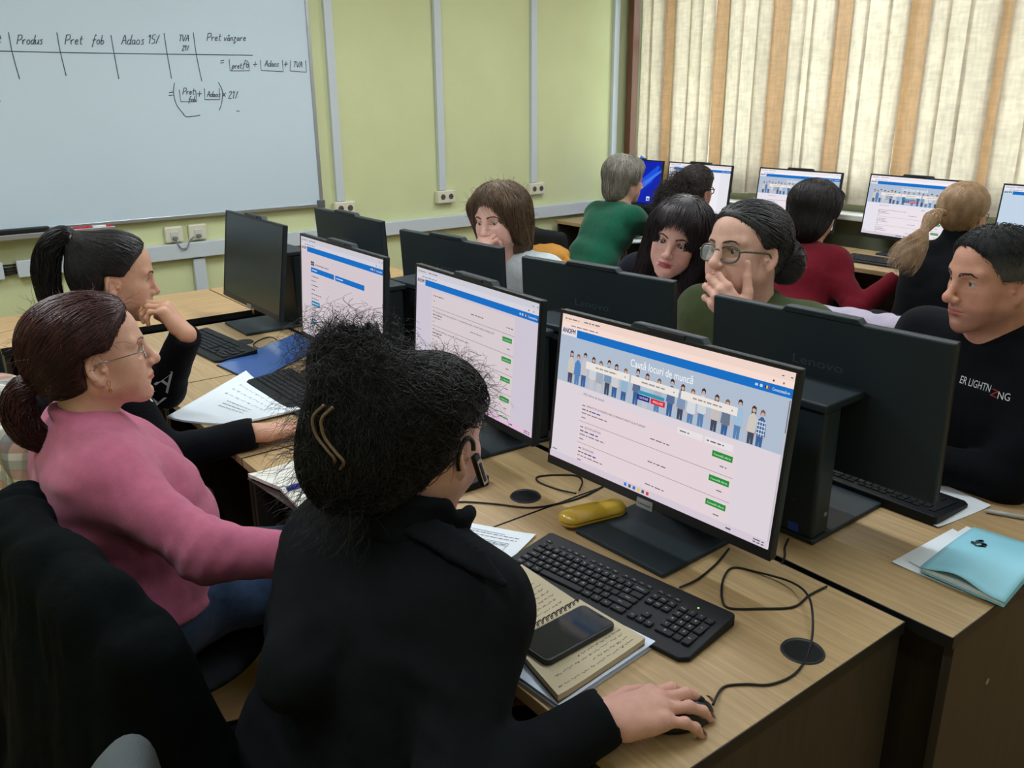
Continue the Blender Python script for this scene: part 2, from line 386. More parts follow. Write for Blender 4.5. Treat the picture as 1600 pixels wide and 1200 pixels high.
def add_eyes(par, R, t, o, iris=(70, 50, 35), gaze=(0, 0), w=1, sc=1, white=(225, 220, 212)):
    wm = mat('eye_white', white, .25, coat=.5); im = mat('iris_%d_%d_%d' % iris, iris, .2, coat=1); pm = mat('pupil', (8, 8, 8), .1, coat=1)
    for y in (1, -1):
        c = V(.0665, y*.0325, .0015); r = .0128; f = V(1, gaze[0], gaze[1]); f /= np.linalg.norm(f); B = rot_from(f)
        mb = MB(); n = 24; rings = [0, .12, .2, .36, .42, .7, 1.1, 1.6, 2.2, 2.8, 3.1]; vs_ = []; fs = []
        for a in rings:
            for j in range(n): vs_.append(c+B@(r*V(math.cos(a)*(1+.03*(a < .43)), math.sin(a)*math.cos(2*PI*j/n), math.sin(a)*math.sin(2*PI*j/n))))
        P = (np.array(vs_)*sc)@R.T+t
        for i in range(len(rings)-1): mb.add([], [], 0); 
        mb.v = [tuple(p) for p in P]
        for i in range(len(rings)-1):
            for j in range(n): mb.f.append((i*n+j, i*n+(j+1) % n, (i+1)*n+(j+1) % n, (i+1)*n+j)); mb.m.append(2 if rings[i+1] < .21 else (1 if rings[i+1] < .43 else 0)); mb.sm.append(True)
        mb.build('eye', [wm, im, pm], par, o)
def add_brows(par, S, R, t, o, m, thick=1.0, lift=0, sc=1, tilt=0, n=110):
    """two eyebrows of short hairs on the brow ridge"""
    for y in (1, -1):
        u = RNG.random(n); yy = .011+u*.036; zz = .0185+lift+.0075*np.sin(np.clip(u*1.15, 0, 1)*PI*.62)-.006*np.clip(u-.72, 0, 1)*3+tilt*(.5-u)+(RNG.random(n)-.5)*.0062*thick*(1-.65*u)
        P0 = S.march(np.stack([np.full(n, .125), y*yy, zz], -1), (-1, 0, 0)); L = .0065
        st = []
        for k in range(4):
            st.append(P0.copy()); d = np.stack([np.full(n, -.15-.5*u), y*(.6+.4*u), .55-1.1*u], -1); P0 = S.project(P0+d*L/4, .0006, 2)
        Vt, Q = strands_mesh(np.stack(st, 1)*sc, .00055*thick**.5, .3); mesh_obj('eyebrow', Vt@R.T+t, Q, m, par, o)
def add_lashes(par, R, t, o, m, sc=1, closed=0, w=.0006):
    for y in (1, -1):
        e = V(.0665, y*.0325, .0015); a = np.linspace(-1, 1, 14)
        pts = np.stack([e[0]+.0146*np.cos(a*.95)*.98, e[1]+y*0+.0128*a, e[2]-.001+.0049*(1-closed)*np.sqrt(np.clip(1-a*a, 0, 1))+.0006-closed*.004], -1)
        Vt, Q = strands_mesh((pts*sc)[None], w, 1, 4); mesh_obj('eyelashes', Vt@R.T+t, Q, m, par, o)
# ------------------------------------------------------------------ hair
def hair_cap(t=.008, w=1.0, front=.078, temple=.02, nape=-.085, h=.004, back=0, extra=None, lo=(-.2, -.15, -.2), hi=(.13, .15, .18), side=-.02, ear_back=-.012, low=None, kc=.008):
    """scalp shell, cut along the hairline"""
    s = SDF(lo, hi, h)
    s.ell((-.014-back*.5, 0, .034), (.098+t+back*.5, .0735*w+t, .083+t), k=.02)
    s.ell((-.036-back*.5, 0, -.005), (.069+t+back*.5, .064*w+t, .072+t), k=.03)
    s.ell((.018, 0, .045), (.064+t, .06*w+t, .06+t), k=.03)
    if extra: extra(s)
    a = V(front, 0, .078); b = V(temple, 0, side); d = b-a; nrm = V(-d[2], 0, d[0]); nrm /= np.linalg.norm(nrm)
    if nrm[0] < 0: nrm = -nrm
    def cut(X):
        ya = np.abs(X[..., 1]); f1 = (X-a.astype(np.float32))@nrm.astype(np.float32)+np.clip(ya-.045, 0, 1)*.25     # in front of the hairline
        low_f = np.minimum(nape-X[..., 2]+.35*np.clip(X[..., 0]+.09, 0, .2), .05)
        e = np.minimum(X[..., 0]-ear_back, side+.012-X[..., 2])                        # round the ear
        return -np.maximum(np.maximum(f1, low_f), e)
    s.fn(cut, kc, 's'); return s
def groom(S, flow, n, steps, length, off=(.0, .004), jitter=.15, roots=None, curl=0, curlf=60, rvar=.3, seed=1, mask=None):
    """hairs that lie along a hair shape: roots on its surface, then steps along flow()"""
    rg = np.random.default_rng(seed); Vt, _ = S.mesh()
    if mask is not None: Vt = Vt[mask(Vt)]
    P = Vt[rg.integers(0, len(Vt), n)] if roots is None else roots
    o = rg.uniform(off[0], off[1], n).astype(np.float32); J = rg.normal(0, jitter, (n, 3)).astype(np.float32)
    ln = length*rg.uniform(1-rvar, 1+rvar, n); st = (ln/steps)[:, None].astype(np.float32); out = []; ph = rg.uniform(0, 6.28, n)
    for i in range(steps+1):
        out.append(P.copy()); d = flow(P)+J
        if curl: a = ph+curlf*i*st[:, 0]; d = d+curl*np.stack([np.cos(a), np.sin(a), np.cos(a*1.3+1)], -1)
        g = S.grad(P); d = d-g*(d*g).sum(-1, keepdims=True); d /= np.linalg.norm(d, axis=-1, keepdims=True)+1e-6
        P = P+d*st; P = S.project(P, 0, 1)+S.grad(P)*o[:, None]
    return np.stack(out, 1)
def free_strands(P0, D0, n, steps, length, grav=.3, curl=.5, curlf=50, spread=.2, seed=2, rvar=.4):
    """loose hairs that leave points P0 along D0, curl and fall"""
    rg = np.random.default_rng(seed); P0 = np.asarray(P0, np.float32); D0 = np.asarray(D0, np.float32); i = rg.integers(0, len(P0), n); P = P0[i].copy(); D = D0[i]+rg.normal(0, spread, (n, 3))
    D /= np.linalg.norm(D, axis=-1, keepdims=True); ln = length*rg.uniform(1-rvar, 1+rvar, n); st = (ln/steps)[:, None]; ph = rg.uniform(0, 6.28, n); cf = curlf*rg.uniform(.6, 1.4, n)
    E1 = np.cross(D, rg.normal(0, 1, (n, 3))); E1 /= np.linalg.norm(E1, axis=-1, keepdims=True); E2 = np.cross(D, E1); out = []
    for k in range(steps+1):
        out.append(P.copy()); a = ph+cf*k*st[:, 0]
        d = D+curl*(np.cos(a)[:, None]*E1+np.sin(a)[:, None]*E2)+V(0, 0, -grav*k/steps); d /= np.linalg.norm(d, axis=-1, keepdims=True); P = P+d*st
    return np.stack(out, 1)
def lock(path, r, n, seed=3, wave=.0, steps=None, tip=.4, bulge=0):
    """a bundle of hairs round a path (ponytail)"""
    rg = np.random.default_rng(seed); C = smooth_path(path, 6); k = len(C); T = np.gradient(C, axis=0); T /= np.linalg.norm(T, axis=1)[:, None]
    N1 = np.cross(T, V(.2, .9, .3)); N1 /= np.linalg.norm(N1, axis=1)[:, None]; N2 = np.cross(T, N1); u = np.linspace(0, 1, k)
    prof = np.interp(u, np.linspace(0, 1, len(r)), r); a = rg.uniform(0, 6.28, n); q = np.sqrt(rg.random(n)); e = rg.uniform(.75, 1.0, n)
    ph = rg.uniform(0, 6.28, n); out = np.zeros((n, k, 3))
    for i in range(k):
        j = np.minimum(e*i, k-1.001); f = j.astype(int); w_ = (j-f)[:, None]; c = C[f]*(1-w_)+C[f+1]*w_; n1 = N1[f]; n2 = N2[f]; rr = np.interp(j/(k-1), u, prof)*q
        wv = wave*np.sin(ph+j*.9)
        out[:, i] = c+n1*(rr*np.cos(a+wv*3)+wv*.5*r[0])[:, None]+n2*(rr*np.sin(a+wv*3))[:, None]
    return out
# ------------------------------------------------------------------ the room
XW, YW, XL, YR, ZC = 5.25, 5.25, -1.6, -2.4, 3.0
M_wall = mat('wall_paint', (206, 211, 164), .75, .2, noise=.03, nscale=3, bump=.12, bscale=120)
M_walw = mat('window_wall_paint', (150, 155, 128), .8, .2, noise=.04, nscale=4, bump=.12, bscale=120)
M_ceil = mat('ceiling_white', (225, 225, 220), .9, .1)
M_plast = mat('trunking_plastic', (196, 204, 210), .4, .4)
M_plug = mat('socket_plastic', (214, 210, 190), .35, .4)
M_hole = mat('socket_hole', (52, 50, 46), .5)
M_brown = mat('brown_frame_wood', (104, 66, 46), .45, .4, noise=.15, nscale=6, stretch=(8, 8, 1))
def wood_mat(name, rgb, along='y', rough=.42):
    m = bpy.data.materials.new(name); m.use_nodes = True; nt = m.node_tree; N = nt.nodes; L = nt.links; b = N['Principled BSDF']
    tc = N.new('ShaderNodeTexCoord'); mp = N.new('ShaderNodeMapping'); L.new(tc.outputs['Object'], mp.inputs[0])
    mp.inputs['Scale'].default_value = (46, 1.3, 46) if along == 'y' else (1.6, 30, 30)
    n1 = N.new('ShaderNodeTexNoise'); n1.inputs['Scale'].default_value = 2.2; n1.inputs['Detail'].default_value = 6; n1.inputs['Distortion'].default_value = .6; L.new(mp.outputs[0], n1.inputs['Vector'])
    mp2 = N.new('ShaderNodeMapping'); mp2.inputs['Scale'].default_value = (160, 9, 100) if along == 'y' else (9, 160, 100); L.new(tc.outputs['Object'], mp2.inputs[0])
    n2 = N.new('ShaderNodeTexNoise'); n2.inputs['Scale'].default_value = 1.5; n2.inputs['Detail'].default_value = 3; L.new(mp2.outputs[0], n2.inputs['Vector'])
    cr = N.new('ShaderNodeValToRGB'); e = cr.color_ramp.elements
    c = np.array(rgb, float); e[0].position = .3; e[0].color = lin(c*.93); e[1].position = .72; e[1].color = lin(np.minimum(c*1.07, 255)); x = e.new(.5); x.color = lin(c)
    L.new(n1.outputs['Fac'], cr.inputs[0])
    r = N.new('ShaderNodeMapRange'); r.inputs[1].default_value = .35; r.inputs[2].default_value = .65; r.inputs[3].default_value = .92; r.inputs[4].default_value = 1.03; L.new(n2.outputs['Fac'], r.inputs[0])
    mx = N.new('ShaderNodeMix'); mx.data_type = 'RGBA'; mx.blend_type = 'MULTIPLY'; mx.inputs[0].default_value = 1; L.new(cr.outputs[0], mx.inputs[6]); L.new(r.outputs[0], mx.inputs[7]); L.new(mx.outputs[2], b.inputs['Base Color'])
    b.inputs['Roughness'].default_value = rough; b.inputs['Specular IOR Level'].default_value = .35; MATS[name] = m; return m
M_desk = wood_mat('beech_laminate', (176, 149, 108)); M_deskx = wood_mat('beech_laminate_across', (196, 160, 112), 'x')
M_floor = wood_mat('floor_laminate', (168, 132, 84), 'x', .4)
M_wenge = mat('wenge_board', (58, 52, 45), .5, .3, noise=.2, nscale=5, stretch=(10, 10, 1))
M_edge = mat('black_edging', (20, 21, 23), .5)
M_alu = mat('aluminium', (176, 180, 184), .35, .5, metal=.8)
M_screw = mat('screw_cap', (150, 140, 120), .3, .5, metal=.6)
M_blk = mat('black_plastic', (20, 22, 24), .5, .35)
def struct(name, mb, mats, bevel=0):
    o = mb.build(name, mats, bevel=bevel); o['kind'] = 'structure'; return o
struct('floor', MB().lohi((XL-.2, YR-.2, -.1), (XW+.4, YW+.2, 0)), M_floor)
struct('ceiling', MB().lohi((XL-.2, YR-.2, ZC), (XW+.4, YW+.2, ZC+.1)), M_ceil)
struct('wall_back', MB().lohi((XL-.2, YW, 0), (XW+.4, YW+.2, ZC)), M_wall)
struct('wall_left', MB().lohi((XL-.2, YR, 0), (XL, YW, ZC)), M_wall)
struct('wall_rear', MB().lohi((XL-.2, YR-.2, 0), (XW+.4, YR, ZC)), M_wall)
WY0, WY1, WZ0, WZ1 = -1.6, 5.17, 1.0, 2.75
wb = MB().lohi((XW, YR, 0), (XW+.4, YW, WZ0)).lohi((XW, YR, WZ1), (XW+.4, YW, ZC)).lohi((XW, YR, WZ0), (XW+.4, WY0, WZ1)).lohi((XW, WY1, WZ0), (XW+.4, YW, WZ1))
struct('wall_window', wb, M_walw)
bb = MB().lohi((XL, YW-.012, 0), (XW, YW, .08)); struct('baseboard_back', bb, mat('skirting', (120, 84, 56), .5))
bb = MB().lohi((XW-.012, YR, 0), (XW, YW, .08)); struct('baseboard_window', bb, mat('skirting', (120, 84, 56), .5))
# the window: brown timber frame, mullions, panes; sill board
M_frame = mat('window_frame_white', (205, 205, 195), .4)
M_glass = bpy.data.materials.new('window_glass'); M_glass.use_nodes = True
_n = M_glass.node_tree; _b = _n.nodes['Principled BSDF']; _b.inputs['Transmission Weight'].default_value = 1; _b.inputs['Roughness'].default_value = 0; _b.inputs['IOR'].default_value = 1.05; _b.inputs['Base Color'].default_value = (.95, .98, .97, 1)
win = empty('window_1', (XW, 0, WZ0)); win['kind'] = 'structure'
fr = MB()
for y in np.linspace(WY0+.04, WY1-.04, 6): fr.lohi((XW+.12, y-.04, 0+WZ0), (XW+.2, y+.04, WZ1))
fr.lohi((XW+.12, WY0, WZ0), (XW+.2, WY1, WZ0+.08)); fr.lohi((XW+.12, WY0, WZ1-.08), (XW+.2, WY1, WZ1)); fr.lohi((XW+.13, WY0, 2.05), (XW+.19, WY1, 2.11))
fr.build('window_frame', M_brown, win, origin=(XW, 0, WZ0))
MB().lohi((XW+.155, WY0, WZ0), (XW+.16, WY1, WZ1)).build('glass', M_glass, win, origin=(XW, 0, WZ0))
MB().lohi((XW-.19, WY0, .90), (XW-.001, WY1, .935)).build('window_sill', mat('sill_white', (205, 205, 196), .35), win, origin=(XW, 0, WZ0), bevel=.006)
# brown jamb post in the corner, as high as the blinds
struct('trim_1', MB().lohi((XW-.075, 5.13, WZ0+.08), (XW-.002, 5.19, WZ1)), M_brown, .004)
# ---- vertical blind
def blind_mat(name, rgb, tr=.55):
    m = bpy.data.materials.new(name); m.use_nodes = True; nt = m.node_tree; N = nt.nodes; L = nt.links; N.clear()
    o = N.new('ShaderNodeOutputMaterial'); d = N.new('ShaderNodeBsdfDiffuse'); t = N.new('ShaderNodeBsdfTranslucent'); x = N.new('ShaderNodeMixShader'); x.inputs[0].default_value = tr
    tc = N.new('ShaderNodeTexCoord'); f = None
    for sc_, st in ((55, (1, 1, .18)), (55, (1, .18, 1))):
        mp = N.new('ShaderNodeMapping'); mp.inputs['Scale'].default_value = st; L.new(tc.outputs['Object'], mp.inputs[0])
        n = N.new('ShaderNodeTexNoise'); n.inputs['Scale'].default_value = sc_; n.inputs['Detail'].default_value = 5; L.new(mp.outputs[0], n.inputs['Vector'])
        r = N.new('ShaderNodeMapRange'); r.inputs[1].default_value = .3; r.inputs[2].default_value = .62; r.inputs[3].default_value = .90; r.inputs[4].default_value = 1.02; L.new(n.outputs['Fac'], r.inputs[0])
        if f is None: f = r.outputs[0]
        else:
            q = N.new('ShaderNodeMath'); q.operation = 'MULTIPLY'; L.new(f, q.inputs[0]); L.new(r.outputs[0], q.inputs[1]); f = q.outputs[0]
    c = N.new('ShaderNodeMix'); c.data_type = 'RGBA'; c.blend_type = 'MULTIPLY'; c.inputs[0].default_value = 1; c.inputs[6].default_value = lin(rgb); L.new(f, c.inputs[7])
    L.new(c.outputs[2], d.inputs[0]); L.new(c.outputs[2], t.inputs[0]); L.new(d.outputs[0], x.inputs[1]); L.new(t.outputs[0], x.inputs[2]); L.new(x.outputs[0], o.inputs[0]); MATS[name] = m; return m
M_slc = blind_mat('cream_slat_fabric', (240, 233, 220), .6); M_slt = blind_mat('tan_slat_fabric', (226, 200, 166), .40)
XB = XW-.13
bl = tag(empty('vertical_blind', (XB, 1.8, 2.72)), 'long cream and tan vertical slat blind covering the whole window', 'blind')
MB().lohi((-.03, WY0-1.8-.05, -.02), (.03, WY1-1.8+.02, .03)).build('headrail', M_plast, bl, bevel=.004)
px = [1005, 1022, 1039, 1060, 1081, 1100, 1120, 1140, 1166, 1188, 1208, 1240, 1260, 1277, 1306, 1335, 1360, 1393, 1424, 1459, 1487, 1523, 1566, 1592]
yy = [onx(x, 0, XB)[1] for x in px]; tan_i = {2, 6, 10, 14, 18, 22}
yy[0] = min(yy[0], 5.1)
i = len(yy)
while yy[-1] > WY0+.05: yy.append(yy[-1]-.137); 
for i in range(len(yy)-1):
    a, b = yy[i], yy[i+1]; tn = (i % 4) == 2; c = (a+b)/2; w = abs(a-b)+.026
    mb = MB(); n = 6; zt, zb = 2.70, 1.0+.006*math.sin(i*2.3); tl = math.radians([9, -6, 12, -10, 5][i % 5]) if not tn else math.radians(2); vs_ = []
    ks = 9
    for j in range(ks):
        z = zt+(zb-zt)*j/(ks-1)
        for k in range(n+1):
            u = (k/n-.5)*w; tw = tl+.05*math.sin(i*1.7+j*.45); vs_.append((math.sin(tw)*u+.010*math.cos(PI*u/w)*(-1 if not tn else 1)+(0 if not tn else .022), math.cos(tw)*u+c-1.8, z-2.72))
    fs = [(j*(n+1)+k, j*(n+1)+k+1, (j+1)*(n+1)+k+1, (j+1)*(n+1)+k) for j in range(ks-1) for k in range(n)]
    mb.add(vs_, fs, 0, True); o = mb.build('slat', M_slt if tn else M_slc, bl)
    s_ = o.modifiers.new('solid', 'SOLIDIFY'); s_.thickness = .0008
    if tn: o['label'] = 'tan slat'
# ---- whiteboard
M_wbd = mat('whiteboard_enamel', (198, 215, 228), .22, .5, coat=.3)
M_ink = mat('marker_ink', (74, 84, 90), .6)
bx0, bx1, bz0, bz1 = -1.05, 2.47, 1.02, 2.29; yb = YW-.035
wbd = tag(empty('whiteboard', (.7, YW, 1.02)), 'large framed whiteboard with a handwritten price table in marker', 'whiteboard'); og = (.7, YW, 1.02)
MB().lohi((bx0, yb, bz0), (bx1, YW-.005, bz1)).build('panel', M_wbd, wbd, og)
f = MB(); q = .022
f.lohi((bx0-q, yb-.008, bz0-q), (bx1+q, YW-.002, bz0)); f.lohi((bx0-q, yb-.008, bz1), (bx1+q, YW-.002, bz1+q)); f.lohi((bx0-q, yb-.008, bz0), (bx0, YW-.002, bz1)); f.lohi((bx1, yb-.008, bz0), (bx1+q, YW-.002, bz1))
f.build('frame', M_alu, wbd, og, bevel=.003)
c_ = MB()
for x in (bx0-.005, bx1+.005):
    for z in (bz0-.005, bz1+.005): c_.box((x, yb-.005, z), (.05, .022, .05))
c_.build('corner_cap', mat('grey_cap', (90, 95, 98), .5), wbd, og, bevel=.004)
tr0, tr1 = .55, ony(175, 350, YW-.06)[0]
MB().lohi((tr0-.6, YW-.12, bz0-.045), (tr1, YW-.02, bz0-.03)).lohi((tr0-.6, YW-.125, bz0-.045), (tr1, YW-.118, bz0-.018)).build('pen_tray', M_alu, wbd, og, bevel=.002)
GL = {'P': [[(0, 0), (.05, 1)], [(0, .95), (.4, 1), (.5, .75), (.35, .5), (.04, .45)]], 'r': [[(0, .5), (.08, 0)], [(.05, .3), (.2, .5), (.35, .45)]], 'o': [[(.2, .5), (.02, .3), (.1, .02), (.3, .05), (.35, .35), (.2, .5)]],
      'd': [[(.35, .45), (.1, .45), (.0, .15), (.15, 0), (.33, .2)], [(.42, 1), (.33, .1), (.42, 0)]], 'u': [[(0, .5), (.03, .1), (.2, .02), (.34, .3), (.36, .5), (.38, 0)]], 's': [[(.32, .5), (.08, .45), (.25, .22), (.22, .02), (.0, .03)]],
      'e': [[(.02, .25), (.3, .35), (.2, .5), (.02, .35), (.08, .03), (.35, .1)]], 't': [[(.15, .9), (.1, .1), (.3, .05)], [(0, .55), (.32, .6)]], 'f': [[(.4, .95), (.25, 1), (.12, .3), (.02, -.35)], [(-.05, .45), (.4, .5)]], 'b': [[(.08, 1), (.02, .05), (.25, .02), (.34, .25), (.2, .42), (.04, .3)]],
      'A': [[(0, 0), (.28, 1), (.48, 0)], [(.08, .4), (.45, .42)]], 'a': [[(.3, .45), (.08, .42), (.02, .12), (.15, .02), (.3, .2), (.32, .45), (.34, .05), (.42, .03)]], 'T': [[(0, .95), (.55, 1)], [(.28, .97), (.22, 0)]], 'V': [[(0, .95), (.2, 0), (.5, 1)]],
      '1': [[(.05, .75), (.25, 1), (.2, 0)]], '5': [[(.45, 1), (.15, .97), (.1, .55), (.38, .5), (.38, .1), (.05, 0)]], '2': [[(.02, .8), (.2, 1), (.38, .8), (.02, .03), (.45, .05)]], '%': [[(.4, 1), (.1, 0)], [(.05, .85), (.12, .8)], [(.4, .2), (.46, .15)]],
      'v': [[(0, .5), (.14, 0), (.32, .5)]], 'n': [[(0, .5), (.04, 0)], [(.03, .35), (.2, .5), (.3, .3), (.32, 0)]], 'z': [[(0, .48), (.3, .5), (.02, .03), (.3, -.1), (.15, -.4), (0, -.2)]], '=': [[(0, .55), (.4, .6)], [(0, .3), (.4, .34)]], '+': [[(0, .4), (.4, .42)], [(.2, .15), (.2, .68)]], 'x': [[(0, .1), (.3, .5)], [(.0, .5), (.3, .08)]],
      'p': [[(.04, .5), (-.02, -.45)], [(.03, .42), (.28, .5), (.3, .12), (.04, .05)]], 'l': [[(.02, 0), (.05, 1)]], '^': [[(0, .62), (.12, .78), (.26, .62)]], ' ': [], '\u00e2': [[(.3, .45), (.08, .42), (.02, .12), (.15, .02), (.3, .2), (.32, .45), (.34, .05), (.42, .03)], [(.02, .66), (.16, .86), (.3, .66)]], 'c': [[(.3, .45), (.08, .45), (.02, .1), (.3, .03)]], '.': [[(0, .02), (.03, 0)]], 'i': [[(.02, .45), (.05, 0)], [(.05, .65), (.06, .7)]], 'm': [[(0, .5), (.03, 0)], [(.02, .35), (.14, .5), (.2, .05)], [(.2, .35), (.34, .5), (.42, 0)]]}
WD = {'P': .5, 'T': .5, 'A': .52, 'V': .5, 'm': .5, ' ': .3, '1': .35, '.': .12, 'l': .12, 'i': .14}
def write(strokes, s, x, y, h, sl=0, sp=1.12, adv_y=0):
    for ch in s:
        for st in GL.get(ch, []): strokes.append([(x+(px_+.12*py_)*h*.95, y-py_*h+adv_y*(px_*h)) for px_, py_ in st])
        w = WD.get(ch, .42)*h*sp; x += w; y += adv_y*w
    return x
ST = []
for t, x, y, h in (('t', -8, 118, 40), ('Produs', 85, 125, 46), ('Pret', 325, 126, 48), ('fob', 462, 124, 44), ('Adaos', 608, 126, 48), ('15%', 738, 122, 44), ('TVA', 893, 110, 32), ('21%', 910, 157, 26), ('Pret', 1035, 108, 38), ('v\u00e2nzare', 1120, 108, 34),
                   ('=', 1100, 232, 44), ('pret', 1160, 246, 28), ('fb', 1215, 240, 34), ('+', 1264, 246, 50), ('Adaos', 1324, 236, 30), ('+', 1418, 244, 48), ('TVA', 1466, 240, 28), ('=', 842, 400, 60), ('Pret', 914, 376, 32), ('fob', 944, 412, 26), ('+', 984, 396, 56), ('Adaos', 1036, 388, 28), ('x', 1112, 392, 50), ('21%', 1142, 396, 36)):
    write(ST, t, x, y, h)
ST += [[(42, 65), (62, 170), (98, 300)], [(284, 66), (302, 165), (331, 282)], [(555, 80), (570, 170), (594, 298)], [(820, 70), (836, 175), (858, 298)], [(966, 66), (982, 180), (1009, 310)], [(-40, 158), (300, 166), (800, 174), (1264, 180)],
       [(1146, 200), (1150, 258), (1246, 258), (1244, 215)], [(1302, 204), (1306, 256), (1416, 262), (1412, 205)], [(1452, 206), (1450, 258), (1532, 265), (1528, 206)], [(896, 352), (904, 412), (984, 412), (978, 355)], [(1022, 346), (1024, 402), (1098, 402), (1096, 345)],
       [(872, 318), (868, 370), (884, 430), (920, 475)], [(1092, 316), (1112, 360), (1108, 420), (1096, 456)], [(916, 474), (936, 488), (1000, 480)], [(1182, 458), (1198, 460)], [(-4, 405), (2, 412)]]
SQ = [st for st in ST if len(st) == 4 and st[1][1]-st[0][1] > 45 and abs(st[1][1]-st[2][1]) < 8]
wr = MB()
for st in ST:
    P = [ony(x/3.2, 30+y/3.2, yb-.0012) for x, y in st]
    if len(P) > 2 and st not in SQ: P = smooth_path(P, 4)
    wr.tube(P, .0022 if len(st) != 4 or True else .003, 0, 5, True)
wr.build('handwriting', M_ink, wbd, og)
# markers and eraser on the tray
def on_tray(x0, x1, r, m, cm, label, name='marker_pen', cat='marker'):
    z = bz0-.03+r; t = tag(empty(name, ((x0+x1)/2, YW-.085, z-r)), label, cat); h = (x1-x0)/2; b = MB(); b.tube([(-h, 0, r), (h*.45, 0, r)], r, 0, 12); b.build('barrel', m, t); MB().tube([(h*.45, 0, r), (h, 0, r)], r*1.08, 0, 12).build('cap', cm, t); return t
M_wht = mat('white_plastic', (225, 228, 230), .35); M_red = mat('red_plastic', (190, 40, 48), .35)
on_tray(ony(78, 354, 5.17)[0], ony(112, 351, 5.17)[0], .010, M_wht, mat('blue_cap', (120, 150, 190), .4), 'white marker pen with blue cap lying on the whiteboard tray')
on_tray(ony(112, 351, 5.17)[0], ony(143, 349, 5.17)[0], .010, M_red, M_red, 'red marker pen lying on the whiteboard tray')
on_tray(ony(143, 349, 5.17)[0], ony(172, 346, 5.17)[0], .010, M_wht, M_red, 'white marker pen with red cap at the right end of the tray')
e0, e1 = ony(-20, 360, 5.17)[0], ony(76, 353, 5.17)[0]
er = tag(empty('board_eraser', ((e0+e1)/2, YW-.075, bz0-.03)), 'long black board eraser resting on the whiteboard tray', 'eraser'); hw = (e1-e0)/2
MB().lohi((-hw, -.025, .012), (hw, .025, .036)).build('grip', M_blk, er, bevel=.005); MB().lohi((-hw+.004, -.022, 0), (hw-.004, .022, .012)).build('felt_pad', mat('grey_felt', (60, 62, 64), .9), er)
# ---- trunking, drops and sockets on the back wall
zt0, zt1 = .765, .855
t = tag(MB().lohi((ony(24, 415, YW)[0], YW-.05, zt0), (XW-.03, YW, zt1)).build('cable_trunking', M_plast, origin=(3, YW, zt0), bevel=.004), 'long white horizontal cable trunking along the yellow wall', 'trunking')
t2 = tag(empty('cable_trunking', (.3, YW, zt0)), 'short white trunking length with an open dark end at the far left', 'trunking')
MB().lohi((-.9, -.05, 0), (ony(3, 418, YW)[0]-.3, 0, .09)).build('channel', M_plast, t2, bevel=.004)
k = MB(); 
for j in range(4): k.tube([(ony(2, 418, YW)[0]-.3, -.025, .02+.016*j), (ony(26, 415, YW)[0]-.3, -.025, .025+.014*j)], .006, 0, 6)
k.build('loose_wires', M_blk, t2)
def drop(pt, pb, label, ztop=ZC):
    a = ony(*pt, YW-.02); b = ony(*pb, YW-.02); x = (a[0]+b[0])/2; w = .055
    return tag(MB().lohi((x-w/2, YW-.03, b[2]), (x+w/2, YW, ztop)).build('cable_duct', M_plast, origin=(x, YW, b[2]), bevel=.003), label, 'cable duct'), x, b[2]
SX = []
for pt, pb, lb in (((506, 0), (536, 314), 'tall white cable duct beside the whiteboard frame'), ((681, 0), (692, 297), 'middle tall white cable duct on the yellow wall'), ((832, 0), (836, 285), 'white cable duct above the third double socket, right of the middle one')):
    o, x, z = drop(pt, pb, lb); SX.append((x, z))
drop((962, 0), (958, 330), 'white cable duct in the corner next to the window', ZC)
x_ = ony(308, 400, YW)[0]; tag(MB().lohi((x_-.035, YW-.035, .0), (x_+.035, YW, zt0-.01)).build('cable_duct', M_plast, origin=(x_, YW, 0), bevel=.003), 'short white cable duct below the trunking under the whiteboard', 'cable duct')
for (x, z), lb in zip(SX, ('double socket partly behind the grey monitor under the leftmost duct', 'double wall socket below the middle cable duct', 'double wall socket below the third cable duct, above the brown-haired woman')):
    t = tag(empty('double_socket', (x, YW, z-.09)), lb, 'socket', 'double sockets on the yellow wall'); s = MB().lohi((-.055, -.045, .0), (.095, 0, .088)).build('housing', M_plug, t, bevel=.008)
    for xx in (-.012, .055):
        MB().add([], []).build('x', M_hole) if False else None
        r = MB(); n = 20; vs_ = [(xx+rr*math.cos(2*PI*j/n), yy_, .044+rr*math.sin(2*PI*j/n)) for rr, yy_ in ((.027, -.0455), (.023, -.0475), (.020, -.0465)) for j in range(n)]
        r.add(vs_, [(i_*n+j, i_*n+(j+1) % n, (i_+1)*n+(j+1) % n, (i_+1)*n+j) for i_ in range(2) for j in range(n)], 0, True); r.add(vs_[2*n:], [tuple(range(n))], 1)
        for dx in (-.009, .009): r.box((xx+dx, -.047, .044), (.006, .003, .006), 2)
        r.build('outlet', [M_plug, mat('outlet_well', (84, 80, 70), .5), M_hole], t)
for pxl, lb in (((270, 366), 'left of the two beige network wall plates under the whiteboard'), ((307, 362), 'right of the two beige network wall plates under the whiteboard')):
    p = ony(*pxl, YW); t = tag(empty('network_socket', (p[0], YW, p[2]-.045)), lb, 'socket', 'beige network plates under the whiteboard')
    MB().lohi((-.052, -.028, 0), (.052, 0, .092)).build('plate', M_plug, t, bevel=.008); MB().lohi((-.022, -.034, .022), (.022, -.026, .062)).build('jack', mat('jack_grey', (196, 196, 190), .4), t, bevel=.002)
    MB().lohi((-.012, -.05, .016), (.01, -.03, .036)).build('plug', mat('cable_grey', (120, 124, 124), .5), t, bevel=.002)
a = ony(274, 374, YW-.04); b = ony(303, 370, YW-.04)
